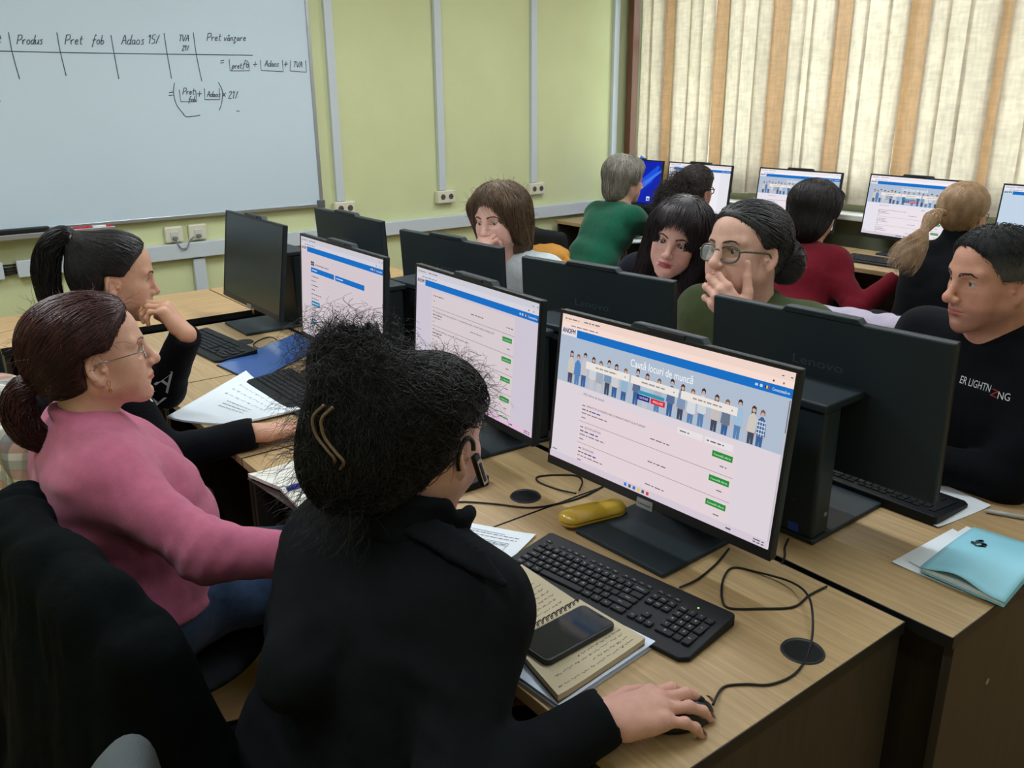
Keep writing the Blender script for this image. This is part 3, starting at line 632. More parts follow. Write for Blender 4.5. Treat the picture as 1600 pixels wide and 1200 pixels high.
tag(MB().tube(smooth_path([a, a+V(.02, -.02, -.05), (a+b)/2+V(0, -.02, -.055), b+V(-.03, -.01, -.02), b], 5), .004, 0, 6).build('patch_cable', mat('cable_grey', (120, 124, 124), .5), origin=tuple(a)), 'grey patch cable linking the two beige wall plates', 'cable')
# ------------------------------------------------------------------ desks
M_gromm = mat('grommet_plastic', (26, 30, 34), .45)
def desk(x0, x1, y0, y1, label, front=-1, group='beech desks in two back-to-back rows', across=False, ends=(1, 1), grom=None, rot=False):
    cx, cy = (x0+x1)/2, (y0+y1)/2; t = tag(empty('desk', (cx, cy, 0)), label, 'desk', group); hx, hy = (x1-x0)/2, (y1-y0)/2
    MB().lohi((-hx, -hy+.001, DESK-.025), (hx, hy-.001, DESK)).build('desktop', M_deskx if across else M_desk, t, bevel=.0015)
    if rot:
        for s in (-1, 1): MB().lohi((s*(hx-.02)-.01, -hy+.03, 0), (s*(hx-.02)+.01, hy-.03, DESK-.025)).build('side_panel', M_wenge, t)
        MB().lohi((-hx+.03, hy-.1, .3), (hx-.03, hy-.082, DESK-.025)).build('modesty_panel', M_wenge, t); MB().lohi((-hx, -hy-.002, DESK-.026), (hx, -hy, DESK+.0003)).build('edge_strip', M_edge, t)
        return t
    for s in (-1, 1):
        p = MB().lohi((-hx+.02, s*(hy-.012)-.009, 0), (hx-.005, s*(hy-.012)+.009, DESK-.025)).build('side_panel', M_wenge, t, bevel=.001)
        for xx, zz in ((-.42*hx if False else hx*.72, .42), (hx*.72, .12), (-hx*.4, .55)):
            k = MB(); n = 12; yy_ = s*(hy-.003)+s*.0012; vs_ = [(xx+.007*math.cos(2*PI*j/n), yy_, zz+.007*math.sin(2*PI*j/n)) for j in range(n)]
            k.add(vs_+[(v[0], v[1]-s*.002, v[2]) for v in vs_], [tuple(range(n)), tuple(range(2*n-1, n-1, -1))]+[(j, (j+1) % n, n+(j+1) % n, n+j) for j in range(n)]); k.build('screw_cap', M_screw, p)
    bk = hx if front < 0 else -hx
    MB().lohi((bk-.09*(1 if front < 0 else -1)-.009, -hy+.022, .18), (bk-.09*(1 if front < 0 else -1)+.009, hy-.022, DESK-.025)).build('modesty_panel', M_wenge, t)
    e = MB(); e.lohi((bk-.0005 if front < 0 else bk-.0022, -hy+.001, DESK-.0255), (bk+.0022 if front < 0 else bk+.0005, hy-.001, DESK-.0006)); e.lohi((-hx+.001, -hy-.0006, DESK-.0255), (hx, -hy+.0014, DESK-.0004)); e.lohi((-hx+.001, hy-.0014, DESK-.0255), (hx, hy+.0006, DESK-.0004)); e.build('edge_strip', M_edge, t)
    if grom is not None:
        gx, gy = grom[0]-cx, grom[1]-cy; g = MB().lathe([(.019, DESK+.0005), (.030, DESK+.0005), (.033, DESK+.003), (.036, DESK+.0035), (.038, DESK+.0005)], 0, 28, (gx, gy, 0)).build('cable_grommet', M_gromm, t)
        MB().cyl((gx, gy, DESK+.0002), .031, .0015, 0, 24).build('cap', mat('grommet_cap', (16, 18, 21), .35), g)
    return t
DX0, DX1, EX0, EX1 = .732, 1.404, 1.424, 2.096
DYs = [.639, 1.41, 2.15, 2.9, 3.66]; EYs = [.56, 1.33, 2.08, 2.83, 3.6]
G1 = onz(1254, 1018, DESK); G2 = onz(821, 776, DESK)
nl = ['near desk with the yellow spectacle case and large keyboard', 'near desk with the open diary, behind the black-jacketed woman', 'near desk under the white notebook and black-sleeved elbow', 'last near-row desk, under the switched-off monitor']
fl = ['far desk carrying the light blue folder', 'far desk in front of the two women reading one screen', 'far desk in front of the brown-haired woman', 'last far-row desk, under the grey-backed monitor by the wall']
for i in range(4):
    desk(DX0, DX1, DYs[i]+.002, DYs[i+1]-.002, nl[i], -1, grom=(G1 if i == 0 else G2 if i == 1 else (1.18, (DYs[i]+DYs[i+1])/2, 0)))
    desk(EX0, EX1, EYs[i]+.002, EYs[i+1]-.002, fl[i], 1)
desk(.4, 1.42, 3.80, 4.39, 'crosswise beech table behind the switched-off monitor', across=True, rot=True, group='crosswise tables in front of the whiteboard')
desk(1.43, 2.45, 3.80, 4.39, 'crosswise beech table behind the monitor under the sockets', across=True, rot=True, group='crosswise tables in front of the whiteboard')
for i in range(5):
    y1 = 5.2-i*.76; desk(4.45, 5.03, y1-.758, y1, ['corner window desk beside the grey-haired woman', 'window desk of the curly-haired woman', 'window desk of the woman in red', 'window desk of the blonde woman', 'window desk at the right edge of the photo'][i], -1, group='beech desks along the window')
# ------------------------------------------------------------------ screens
M_case = mat('monitor_black', (34, 44, 50), .5, .35, bump=.05, bscale=900)
M_bezel = mat('bezel_black', (24, 26, 29), .4, .4)
M_logo = mat('logo_grey', (66, 72, 76), .3, .6); M_silver = mat('silver_tag', (150, 152, 155), .35, .5, metal=.5)
M_off = mat('dark_screen', (22, 29, 32), .25, .45)
SW, SH = .596, .336
class Page:
    def __init__(s): s.mb = MB(); s.cols = []; s.lv = 0
    def ci(s, rgb):
        if rgb not in s.cols: s.cols.append(rgb)
        return s.cols.index(rgb)
    def P(s, u, v): return (-.0004-s.lv*.00002, SW*(.5-u), SH*(.5-v))
    def rect(s, u0, v0, u1, v1, rgb): s.lv += 1; s.mb.quad(s.P(u0, v0), s.P(u0, v1), s.P(u1, v1), s.P(u1, v0), s.ci(rgb)); return s
    def poly(s, pts, rgb): s.mb.add([s.P(u, v) for u, v in pts], [tuple(range(len(pts)))], s.ci(rgb)); return s
    def disc(s, u, v, r, rgb, n=10): return s.poly([(u+r*math.cos(2*PI*j/n), v+r*SW/SH*math.sin(2*PI*j/n)) for j in range(n)], rgb)
    def txt(s, u, v, h, t, rgb, al='l', width=None): s.lv += 1; s.mb.text(t, s.P(u, v), (0, -1, 0), (0, 0, 1), h*SH*1.35, s.ci(rgb), al, None if width is None else width*SW); return s
    def squig(s, u0, u1, v, rgb, h=.006, seed=0):
        """tiny unreadable print: a row of word-sized bars"""
        r = random.Random(seed+int(u0*1000)+int(v*3000)); u = u0; s.lv += 1
        while u < u1:
            w = min(r.uniform(.008, .03), u1-u); s.mb.quad(s.P(u, v-h/2), s.P(u, v+h/2), s.P(u+w, v+h/2), s.P(u+w, v-h/2), s.ci(rgb)); u += w+.005
        return s
BLUE, GREEN = (28, 112, 196), (40, 142, 58)
def browser(p, bg, top=(236, 214, 206), logo_w=.085, dark=(60, 62, 70)):
    p.rect(0, 0, 1, 1, bg); p.rect(0, 0, 1, .05, top); p.rect(0, .05, 1, .088, tuple(min(255, c+8) for c in top))
    p.squig(.015, .09, .028, (120, 112, 112), .007, 1).squig(.115, .2, .026, (90, 84, 86), .007, 2).squig(.05, .19, .07, (140, 130, 130), .007, 3)
    for u in (.955, .985): p.squig(u, u+.008, .03, (90, 84, 86), .006)
    p.disc(.93, .07, .0035, (70, 60, 60)).disc(.965, .07, .0035, (150, 110, 100))
    p.rect(0, .078, .082, .137, tuple(min(255, c+10) for c in bg)); p.txt(.006, .123, .034, 'ANOFM', (24, 26, 44), width=.068); p.txt(.0072, .1235, .034, 'ANOFM', (24, 26, 44), width=.068); p.txt(.0066, .1222, .034, 'ANOFM', (24, 26, 44), width=.068)
    p.rect(.084, .088, 1, .14, BLUE)
    p.rect(.868, .107, .878, .121, (190, 215, 240)); p.disc(.89, .114, .0055, (190, 215, 240)); p.rect(.903, .106, .908, .122, (40, 50, 130)).rect(.908, .106, .913, .122, (240, 210, 60)).rect(.913, .106, .918, .122, (210, 50, 60)); p.txt(.93, .123, .017, 'Conectează-te', (240, 245, 250), width=.06)
def taskbar(p, c=(214, 202, 214)):
    p.rect(0, .955, 1, 1, c)
    for i, q in enumerate(((40, 130, 220), (90, 90, 110), (40, 110, 200), (230, 190, 80), (90, 90, 110), (210, 60, 50))): p.lv += 1; p.rect(.395+i*.021, .967, .407+i*.021, .989, q)
    p.squig(.84, .86, .977, (90, 90, 100), .01); p.squig(.945, .985, .97, (90, 90, 100), .007); p.squig(.945, .985, .985, (90, 90, 100), .007)
PEOPLE_U = [.068, .104, .139, .183, .221, .261, .298, .343, .4, .444, .498, .554, .6, .643, .685, .739, .781, .828, .88, .912]
def banner(p, v0, v1, sky=(176, 190, 208), u0=0, u1=1):
    p.rect(u0, v0, u1, v1, sky); r = random.Random(4); H = (v1-v0)/.315
    shirts = [(205, 196, 190), (84, 132, 190), (196, 194, 200), (206, 210, 216), (160, 170, 186), (120, 150, 176), (205, 205, 210), (150, 180, 205), (92, 110, 140), (180, 196, 214), (170, 176, 190), (90, 112, 150), (130, 150, 180), (214, 218, 224), (206, 214, 220), (198, 190, 186), (108, 120, 140), (160, 190, 214), (206, 200, 190), (70, 100, 150)]
    for i, u in enumerate(PEOPLE_U):
        vh = v0+(.118+.012*math.sin(i*2.1))*H; sk = (206, 172, 158); hair = [(70, 54, 50), (120, 96, 76), (50, 44, 46)][i % 3]; jean = [(62, 98, 150), (70, 76, 96), (92, 130, 176), (196, 196, 200)][r.randrange(4)]
        p.lv += 1; w = .0155; b = v1-.004
        p.poly([(u-.008, vh-.018*H), (u-.0085, vh+(.03 if i % 3 == 0 else .005)*H), (u+.0085, vh+(.03 if i % 3 == 0 else .005)*H), (u+.008, vh-.018*H), (u, vh-.028*H)], hair)
        p.lv += 1; p.disc(u, vh, .0066, sk)
        p.poly([(u-.004, vh+.015*H), (u-w, vh+.04*H), (u-w-.003, vh+.125*H), (u-.011, vh+.13*H), (u+.011, vh+.13*H), (u+w+.003, vh+.125*H), (u+w, vh+.04*H), (u+.004, vh+.015*H)], shirts[i])
        p.lv += 1; vb = min(b, vh+.205*H); p.poly([(u-.012, vh+.126*H), (u-.011, vb), (u-.001, vb), (u, vh+.15*H), (u+.001, vb), (u+.011, vb), (u+.012, vh+.126*H)], jean)
        p.poly([(u-w-.003, vh+.12*H), (u-w-.001, vh+.145*H), (u-w+.004, vh+.12*H)], sk); p.poly([(u+w+.003, vh+.12*H), (u+w+.001, vh+.145*H), (u+w-.004, vh+.12*H)], sk)
        if i == 19:
            p.lv += 1
            for k in range(4): p.rect(u-w, vh+(.04+.022*k)*H, u+w, vh+(.046+.022*k)*H, (210, 220, 232)); p.rect(u-w+.009*k, vh+.035*H, u-w+.002+.009*k, vh+.125*H, (210, 220, 232))
def page_main(bg=(222, 212, 220), small=False, top=(240, 214, 202)):
    p = Page(); browser(p, bg, top); banner(p, .14, .455)
    p.txt(.5, .218, .05, 'Caută locuri de muncă', (250, 250, 250), 'c', .275)
    for a, b in ((.148, .364), (.372, .586), (.596, .822)): p.rect(a, .272, b, .322, (236, 228, 222)); p.squig(a+.05, b-.06, .297, (150, 146, 150), .009); p.disc(b-.02, .298, .003, (150, 146, 150))
    p.rect(.41, .35, .53, .372, (52, 150, 176)); p.rect(.41, .376, .466, .41, (34, 40, 130)); p.txt(.438, .4, .015, 'CAUTARE', (235, 235, 240), 'c', .042); p.rect(.471, .376, .535, .41, (214, 44, 60)); p.txt(.503, .4, .015, 'ANULARE', (245, 235, 236), 'c', .046)
    p.rect(.138, .51, .842, .955, tuple(min(255, c+x) for c, x in zip(bg, (6, 0, -2))))
    p.txt(.15, .5, .016, '3323 oferte de muncă', (70, 70, 78), width=.105)
    p.rect(.6, .492, .705, .53, (232, 226, 228)); p.squig(.61, .65, .512, (120, 116, 122), .008); p.rect(.715, .492, .825, .53, (232, 226, 228)); p.squig(.722, .79, .512, (100, 96, 104), .008)
    for i, (t, w) in enumerate((('OPERATOR LA MAȘINI-UNELTE SEMIAUTOMATE ȘI AUTOMATE', .29), ('AJUTOR OSPĂTAR', .085), ('SECRETARĂ', .06))):
        v = .575+i*.147; p.squig(.15, .165, v-.004, (120, 116, 122), .008); p.txt(.172, v, .014, t, (44, 42, 50), width=w)
        p.squig(.15, .2, v+.022, (90, 88, 100), .008); p.squig(.203, .245, v+.022, (60, 60, 160), .008); p.squig(.15, .28, v+.047, (120, 116, 122), .007); p.squig(.15, .172, v+.078, (130, 126, 132), .007)
        p.squig(.49, .575, v+.05, (110, 108, 116), .007)
        if v+.1 < .95: p.rect(.14, v+.105, .84, v+.1075, (120, 112, 120))
        p.rect(.75, v-.018, .83, v+.018, GREEN); p.txt(.79, v+.007, .013, 'Consultă oferta', (225, 240, 225), 'c', .066); p.squig(.785, .812, v+.06, (120, 116, 122), .007)
    p.rect(.995, .14, 1, .955, (196, 190, 196)); p.rect(.9955, .15, .9995, .33, (120, 116, 122))
    taskbar(p); p.squig(.012, .04, .94, (120, 120, 126), .007); return p
def page_list(bg=(206, 198, 212), panel=(216, 204, 208)):
    p = Page(); browser(p, bg, (206, 204, 214)); p.rect(.15, .16, .84, .955, panel)
    p.squig(.165, .26, .2, (90, 84, 90), .007); p.squig(.165, .18, .245, (140, 130, 136), .006); p.squig(.5, .6, .245, (110, 104, 110), .007); p.squig(.78, .83, .25, (110, 104, 110), .007)
    for i in range(5):
        v = .31+i*.155; p.rect(.155, v-.012, .84, v-.009, (120, 112, 118)); p.squig(.165, .185, v+.02, (120, 112, 118), .007)
        p.txt(.19, v+.03, .013, ['MUNCITOR NECALIFICAT LA ASAMBLAREA, MONTAREA PIESELOR', 'MANIPULANT MARFURI', 'LUCRATOR COMERCIAL', 'AGENT DE VANZARI', 'CASIER'][i], (50, 46, 54), width=[.5, .3, .2, .18, .07][i])
        p.squig(.165, .25, v+.05, (80, 76, 90), .008); p.squig(.165, .24, v+.075, (120, 112, 118), .007); p.squig(.165, .18, v+.11, (130, 122, 128), .006); p.squig(.5, .6, v+.08, (120, 112, 118), .006)
        p.rect(.755, v+.015, .825, v+.05, GREEN); p.txt(.79, v+.039, .012, 'Consultă oferta', (225, 240, 225), 'c', .056); p.squig(.79, .815, v+.1, (120, 112, 118), .007)
    taskbar(p, (222, 190, 214)); return p
def page_form(bg=(212, 200, 206)):
    p = Page(); browser(p, bg, (206, 202, 212)); p.rect(.09, .17, .12, .185, (60, 60, 66)) if False else None
    p.rect(.135, .225, .18, .265, (60, 58, 62)); p.txt(.1575, .254, .018, 'ANOFM', (210, 206, 210), 'c', .036); p.squig(.195, .37, .25, (110, 104, 112), .009)
    p.rect(.135, .285, .44, .335, BLUE); p.squig(.15, .22, .31, (220, 230, 244), .01); p.rect(.455, .285, .8, .335, BLUE); p.squig(.47, .55, .31, (220, 230, 244), .01)
    for i, v in enumerate((.375, .42, .465, .51, .555, .6)): p.squig(.14, .14+[.1, .06, .09, .05, .13, .1][i], v, (92, 88, 96), .008); p.rect(.3, v-.002, .55, v, (196, 186, 194))
    p.rect(.14, .625, .25, .675, (48, 128, 170)); p.squig(.15, .24, .65, (225, 235, 242), .009)
    for v in (.72, .765): p.squig(.15, .24, v, (100, 96, 104), .008)
    p.rect(.14, .81, .195, .855, (48, 128, 170)); p.squig(.15, .185, .832, (225, 235, 242), .009); taskbar(p, (206, 196, 206)); return p
def page_bloom():
    p = Page(); p.rect(0, 0, 1, 1, (22, 40, 170))
    def petal(c, w, rgb):
        p.lv += 1; n = 14; A = [(c[0][0]*(1-t)**2+2*c[1][0]*t*(1-t)+c[2][0]*t*t, c[0][1]*(1-t)**2+2*c[1][1]*t*(1-t)+c[2][1]*t*t) for t in np.linspace(0, 1, n)]
        for (a, b), t0, t1 in zip(zip(A, A[1:]), np.linspace(0, 1, n), np.linspace(0, 1, n)[1:]):
            w0, w1 = w*math.sin(PI*(.15+.8*t0)), w*math.sin(PI*(.15+.8*t1)); p.poly([(a[0]-w0, a[1]-.02), (a[0]+w0, a[1]+.02), (b[0]+w1, b[1]+.02), (b[0]-w1, b[1]-.02)], rgb)
    for c, w, q in (((( .1, 1), (.4, .6), (.55, -.05)), .16, (26, 70, 214)), (((.3, 1), (.6, .75), (.95, .1)), .12, (30, 84, 224)), (((.62, -.1), (.6, .45), (.42, .7)), .07, (64, 130, 240)), (((.42, .95), (.62, .6), (1.0, .2)), .035, (70, 120, 236)), (((.46, 1.0), (.68, .66), (1.02, .32)), .018, (24, 44, 180)), (((.1, .5), (.3, .3), (.35, 0)), .1, (28, 60, 206))): petal(c, w, q)
    p.rect(.55, .62, 1, 1, (24, 34, 92)) if False else None
    p.rect(.0, .955, 1, 1, (24, 30, 70)); p.rect(.78, .8, .84, .9, (224, 228, 240)); p.rect(.79, .84, .83, .88, (70, 110, 210)); return p
def page_face():
    p = Page(); browser(p, (232, 230, 238), (232, 226, 234)); p.rect(.15, .17, .85, .955, (240, 238, 244)); 
    for i in range(7): p.squig(.62, .62+.12, .2+i*.1, (120, 130, 120), .012, i); p.squig(.2, .42, .2+i*.1, (140, 140, 150), .01, i)
    taskbar(p, (226, 220, 230)); return p
def page_list2():
    p = Page(); browser(p, (196, 214, 232), (226, 226, 236)); p.rect(.3, .16, .84, .955, (236, 232, 238))
    for i in range(8): p.squig(.34, .6, .22+i*.09, (110, 112, 122), .011, i); p.rect(.34, .25+i*.09, .82, .253+i*.09, (150, 150, 160))
    taskbar(p); return p
def screen_obj(p, par, z0, tilt):
    ms = [emit('screen_%d_%d_%d' % c, c, .98) for c in p.cols]; o = p.mb.build('screen', ms, par); return o
# ------------------------------------------------------------------ monitors
def monitor(TL, TR, face, page, label, tilt=4, group='monitors with pop-up webcams'):
    """all-in-one monitor: panel on a boxy computer stand; TL, TR are the top corners of the side seen from the door; face -1 shows the screen to the left of the room"""
    TL, TR = np.array(TL), np.array(TR); d = (TL-TR)[:2]; W = math.hypot(*d); c = (TL+TR)/2; yaw = math.atan2(-d[0], d[1]); T = .02
    if face > 0: yaw += PI; c = c+V(d[1], -d[0], 0)/W*T
    t = tag(empty('monitor', (c[0], c[1], DESK), yaw), label, 'monitor', group)
    z1 = TL[2]-DESK; z0 = z1-.602*W; ct, sn = math.cos(math.radians(tilt)), math.sin(math.radians(tilt)); q = .008; sb = z0+.022; st = z1-.009
    def part(mb, name, m, par=t, **k): mb.v = [(x*ct+(z-z1)*sn, y, z1+(z-z1)*ct-x*sn) for x, y, z in mb.v]; return mb.build(name, m, par, **k)
    part(MB().lohi((0.001, -W/2, z0), (T, W/2, z1)), 'panel', M_case, bevel=.004)
    b = MB(); b.lohi((-.002, -W/2, z0), (.003, W/2, sb)); b.lohi((-.002, -W/2, st), (.003, W/2, z1)); b.lohi((-.002, -W/2, sb), (.003, -W/2+q, st)); b.lohi((-.002, W/2-q, sb), (.003, W/2, st))
    part(b, 'bezel', M_bezel, bevel=.0015)
    k = MB(); zb = z1-.002; prof = [(-.10, zb), (-.088, z1+.011), (.088, z1+.011), (.10, zb)]
    k.add([(xx, yy_, zz) for xx in (-.001, T+.004) for yy_, zz in prof], [(3, 2, 1, 0), (4, 5, 6, 7), (0, 1, 5, 4), (1, 2, 6, 5), (2, 3, 7, 6), (3, 0, 4, 7)], 0)
    w = part(k, 'webcam', M_case, bevel=.0025); part(MB().lohi((-.0035, -.05, z1-.001), (0, .05, z1+.008)), 'shutter', M_bezel, w, bevel=.001)
    if page is None: part(MB().quad((-.0006, W/2-q, sb), (-.0006, W/2-q, st), (-.0006, -W/2+q, st), (-.0006, -W/2+q, sb)), 'screen', M_off)
    else:
        o = screen_obj(page, t, 0, 0); mz = (sb+st)/2-z1; o.location = (mz*sn, 0, z1+mz*ct); o.rotation_euler = (0, math.radians(tilt), 0); o.scale = (1, (W-2*q)/SW, (st-sb)/SH)
    tg = MB().lohi((-.0045, -.022, z0-.006), (-.001, .022, z0+.014)); tg.text('Lenovo', (-.0052, 0, z0+.001), (0, -1, 0), (0, 0, 1), .008, 1, 'c', .034); part(tg, 'badge', [M_silver, mat('badge_ink', (60, 62, 66), .4)])
    lg = MB(); lg.text('Lenovo', (T+.0006, 0, z1-.118), (0, 1, 0), (0, 0, 1), .03, 0, 'c', .125); part(lg, 'logo', M_logo)
    MB().lohi((-.125, -.127, .0005), (.17, .127, .0115)).build('base', M_case, t, bevel=.004)
    s = MB().lohi((.105, -.122, .0105), (.168, .122, .305)).build('stand', M_case, t, bevel=.008, seg=3)
    st_ = MB(); st_.quad((.1686, .062, .016), (.1686, .088, .016), (.1686, .088, .036), (.1686, .062, .036)); st_.build('sticker', mat('blue_sticker', (38, 72, 170), .35), s)
    MB().lohi((.022, -.128, .304), (.178, .128, .322)).build('arm', M_case, t, bevel=.004)
    pt = MB()
    for j in range(4): pt.box((.1685, -.02+j*.03, .09), (.002, .016, .008))
    pt.build('port', M_hole, s); MB().box((.125, .1225, .06), (.01, .002, .008)).build('power_button', M_silver, s)
    return t
def px12(a, b): return onz(a[0], a[1], 1.2), onz(b[0], b[1], 1.2)
PG = page_main(); PG2 = page_list(); PG3 = page_form()
monitor(*px12((877, 482), (1252, 577)), -1, PG, 'nearest lit monitor with a banner of standing people on its job site page', 6)
monitor(*px12((650, 411), (847, 470)), -1, PG2, 'lit monitor with green buttons listing jobs, behind the dark frizzy hair', 4)
monitor(*px12((469, 364), (601, 402)), -1, PG3, 'lit monitor showing a form page with two blue bars', 4)
monitor(*px12((353, 328), (443, 352)), -1, None, 'switched-off monitor at the far end of the near row', 8)
monitor(*px12((1115, 460), (1494, 537)), 1, PG, 'large dark monitor back in front of the man, with boxy stand', 3)
monitor(*px12((814, 400), (1052, 440)), 1, PG2, 'dark monitor back in front of the two women, nearest but one', 3)
monitor(*px12((623, 358), (781, 387)), 1, PG2, 'dark monitor back in front of the brown-haired woman', 3)
monitor(*px12((490, 324), (594, 346)), 1, None, 'farthest dark monitor back, below the wall sockets', 3)
PGm = page_main((228, 224, 234), top=(236, 230, 236)); PGm.cols = [tuple(int(min(255, c*1.02)) for c in q) for q in PGm.cols]
for a_, b_, pg, lb in ((V(4.95, 5.12, 1.2), V(4.93, 4.53, 1.2), page_bloom(), 'monitor with blue swirl wallpaper beside the grey-haired woman'), (*px12((1046, 252), (1145, 259)), page_face(), 'white-screened monitor in front of the curly-haired woman'), (*px12((1188, 261), (1317, 270)), PGm, 'monitor with people banner, partly hidden by the woman in red'),
                     (onz(1361, 271, 1.2), onz(1514, 283, 1.2), PGm, 'monitor with people banner, partly hidden by the blonde woman'), (V(5.0, 2.13, 1.2), V(4.96, 1.53, 1.2), page_list2(), 'monitor cut off by the right edge of the photo')): monitor(a_, b_, -1, pg, lb, 6)
# ------------------------------------------------------------------ keyboards
M_key = mat('key_black', (22, 25, 28), .5, .25); M_leg = mat('key_legend', (196, 200, 204), .5); M_kb = mat('keyboard_body', (22, 26, 29), .5, .2); M_led = emit('green_led', (150, 255, 90), 1.5)
U = .0187
ROWS = [[('`', 1)]+[(c, 1) for c in '1234567890-=']+[('Backspace', 2)], [('Tab', 1.5)]+[(c, 1) for c in 'QWERTYUIOP[]']+[('', 1.5)], [('Caps', 1.75)]+[(c, 1) for c in 'ASDFGHJKL;']+[("'", 1), ('Enter', 2.25)], [('Shift', 1.25), ('<', 1)]+[(c, 1) for c in 'ZXCVBNM,./']+[('Shift', 2.75)], [('Ctrl', 1.25), ('Win', 1.25), ('Alt', 1.25), ('', 5.75), ('Alt', 1.25), ('Fn', 1.25), ('Pr', 1.25), ('Ctrl', 1.75)]]
def key_list():
    K = []; x0 = -.212
    fx = [('Esc', 0)]+[('F%d' % (i+1), 2+i+(i//4)*.45) for i in range(12)]
    for t, q in fx: K.append((x0+q*U, 5.25, 1, .62, t))
    for i, t in enumerate(('Prt', 'Scr', 'Pau')): K.append((x0+(15.35+i)*U, 5.25, 1, .62, t))
    for r, row in enumerate(ROWS):
        q = 0
        for t, w in row: K.append((x0+q*U, 4-r, w, 1, t)); q += w
    for r, row in ((4, ('Ins', 'Hm', 'Up')), (3, ('Del', 'End', 'Dn'))):
        for i, t in enumerate(row): K.append((x0+(15.35+i)*U, r, 1, 1, t))
    for i, r in ((1, 1), (0, 0), (1, 0), (2, 0)): K.append((x0+(15.35+i)*U, r, 1, 1, '^' if r else '<v>'[i]))
    for r, row in ((4, ('Num', '/', '*')), (3, '789'), (2, '456'), (1, '123')):
        for i, t in enumerate(row): K.append((x0+(18.7+i)*U, r, 1, 1, t))
    K.append((x0+18.7*U, 0, 2, 1, '0')); K.append((x0+20.7*U, 0, 1, 1, '.')); K.append((x0+21.7*U, 4, 1, 1, '-')); K.append((x0+21.7*U, 2, 1, 2, '+')); K.append((x0+21.7*U, 0, 1, 2, 'Ent'))
    return K
def key_mesh(mb, cx, cy, w, d, z, h=.0045, txt=None):
    a, b = w/2-.0011, d/2-.0011; c, e = a-.0012, b-.0012; q = .0022
    def ring(a, b, z): return [(cy_, cx_, z) for cx_, cy_ in ((a-q, b), (a, b-q), (a, -b+q), (a-q, -b), (-a+q, -b), (-a, -b+q), (-a, b-q), (-a+q, b))]
    vs_ = [(x+cy, -(y+cx), z_) for x, y, z_ in ring(a, b, z)+ring(a, b, z+h*.7)+ring(c, e, z+h)]
    fs = [(i*8+j, i*8+(j+1) % 8, (i+1)*8+(j+1) % 8, (i+1)*8+j) for i in range(2) for j in range(8)]+[tuple(range(16, 24))]
    mb.add(vs_, fs, 0)
    if txt: mb.text(txt, (cy-.0015, -cx, z+h+.00015), (0, -1, 0), (1, 0, 0), .0072 if len(txt) == 1 else .0046, 1, 'c')
def keyboard(x, y, rz, label, full=False, group='black full-size keyboards', led=False):
    """x runs away from the typist, y to the typist's left"""
    t = tag(empty('keyboard', (x, y, DESK), rz), label, 'keyboard', group); W, x0, x1 = .228, -.085, .082
    def zt(xx): return .010+(xx-x0)*.085
    mb = MB(); c = .014; n = []
    outline = [(x0+c, -W), (x0, -W+c), (x0, W-c), (x0+c, W), (x1-.006, W), (x1, W-.006), (x1, -W+.006), (x1-.006, -W)]
    k = len(outline); mb.add([(a, b, .001) for a, b in outline]+[(a, b, zt(a)) for a, b in outline], [tuple(range(k)), tuple(range(2*k-1, k-1, -1))]+[(k+j, k+(j+1) % k, (j+1) % k, j) for j in range(k)])
    mb.build('body', M_kb, t, bevel=.0025)
    xb = -.052
    if full:
        for i, (kx, r, w, d, txt) in enumerate(key_list()):
            mb = MB(); cx = kx+w*U/2; cy = xb+(r+d/2)*U*.98; key_mesh(mb, cx, cy, w*U, d*U*.98, zt(cy)-.0005, .0045 if d != .62 else .002, txt)
            mb.build('key', [M_key, M_leg], t)
    else:
        mb = MB()
        for kx, r, w, d, txt in key_list(): cy = xb+(r+d/2)*U*.98; key_mesh(mb, kx+w*U/2, cy, w*U, d*U*.98, zt(cy)-.0005)
        mb.build('keys', [M_key, M_leg], t)
    if led: MB().cyl((xb+5.6*U, -.165, zt(xb+5.6*U)), .0018, .0008, 0, 10).build('indicator_light', M_led, t)
    return t
def place_kbd(corners, label, **k):
    """far-left, far-right, near-right, near-left corners as the typist sees them"""
    P = np.array(corners); c = P.mean(0); d = P[1]-P[0]+P[2]-P[3]; return keyboard(c[0], c[1], math.atan2(-d[0], -d[1])*-1 if False else math.atan2(d[0], -d[1]), label, **k)
z = .757
place_kbd([onz(q[0], q[1], z) for q in ((853, 832), (1152, 963), (1078, 1032), (780, 880))], 'nearest black keyboard with white legends beside the open diary', full=True, led=True)
KA = [onz(q[0], q[1], z) for q in ((1478, 832), (1383, 843))]
keyboard(1.86, .96, PI, 'black keyboard behind the large monitor of the man', group='black full-size keyboards').location = (1.885, 1.02, DESK)
keyboard(1.075, 1.82, 0, 'black keyboard beside the cheek of the woman with the headset')
keyboard(1.07, 2.545, 0, 'black keyboard next to the white papers and blue folder')
keyboard(1.055, 3.29, .08, 'black keyboard in front of the switched-off monitor')
keyboard(1.9, 2.46, PI, 'black keyboard between the two dark monitors with a red pen near it')
for y, lb in ((4.15, 'black keyboard in front of the curly-haired woman'), (3.37, 'black keyboard under the screen of the woman in red'), (2.58, 'black keyboard under the left hand of the woman in red, near the blonde ponytail')): keyboard(4.66, y, 0, lb)
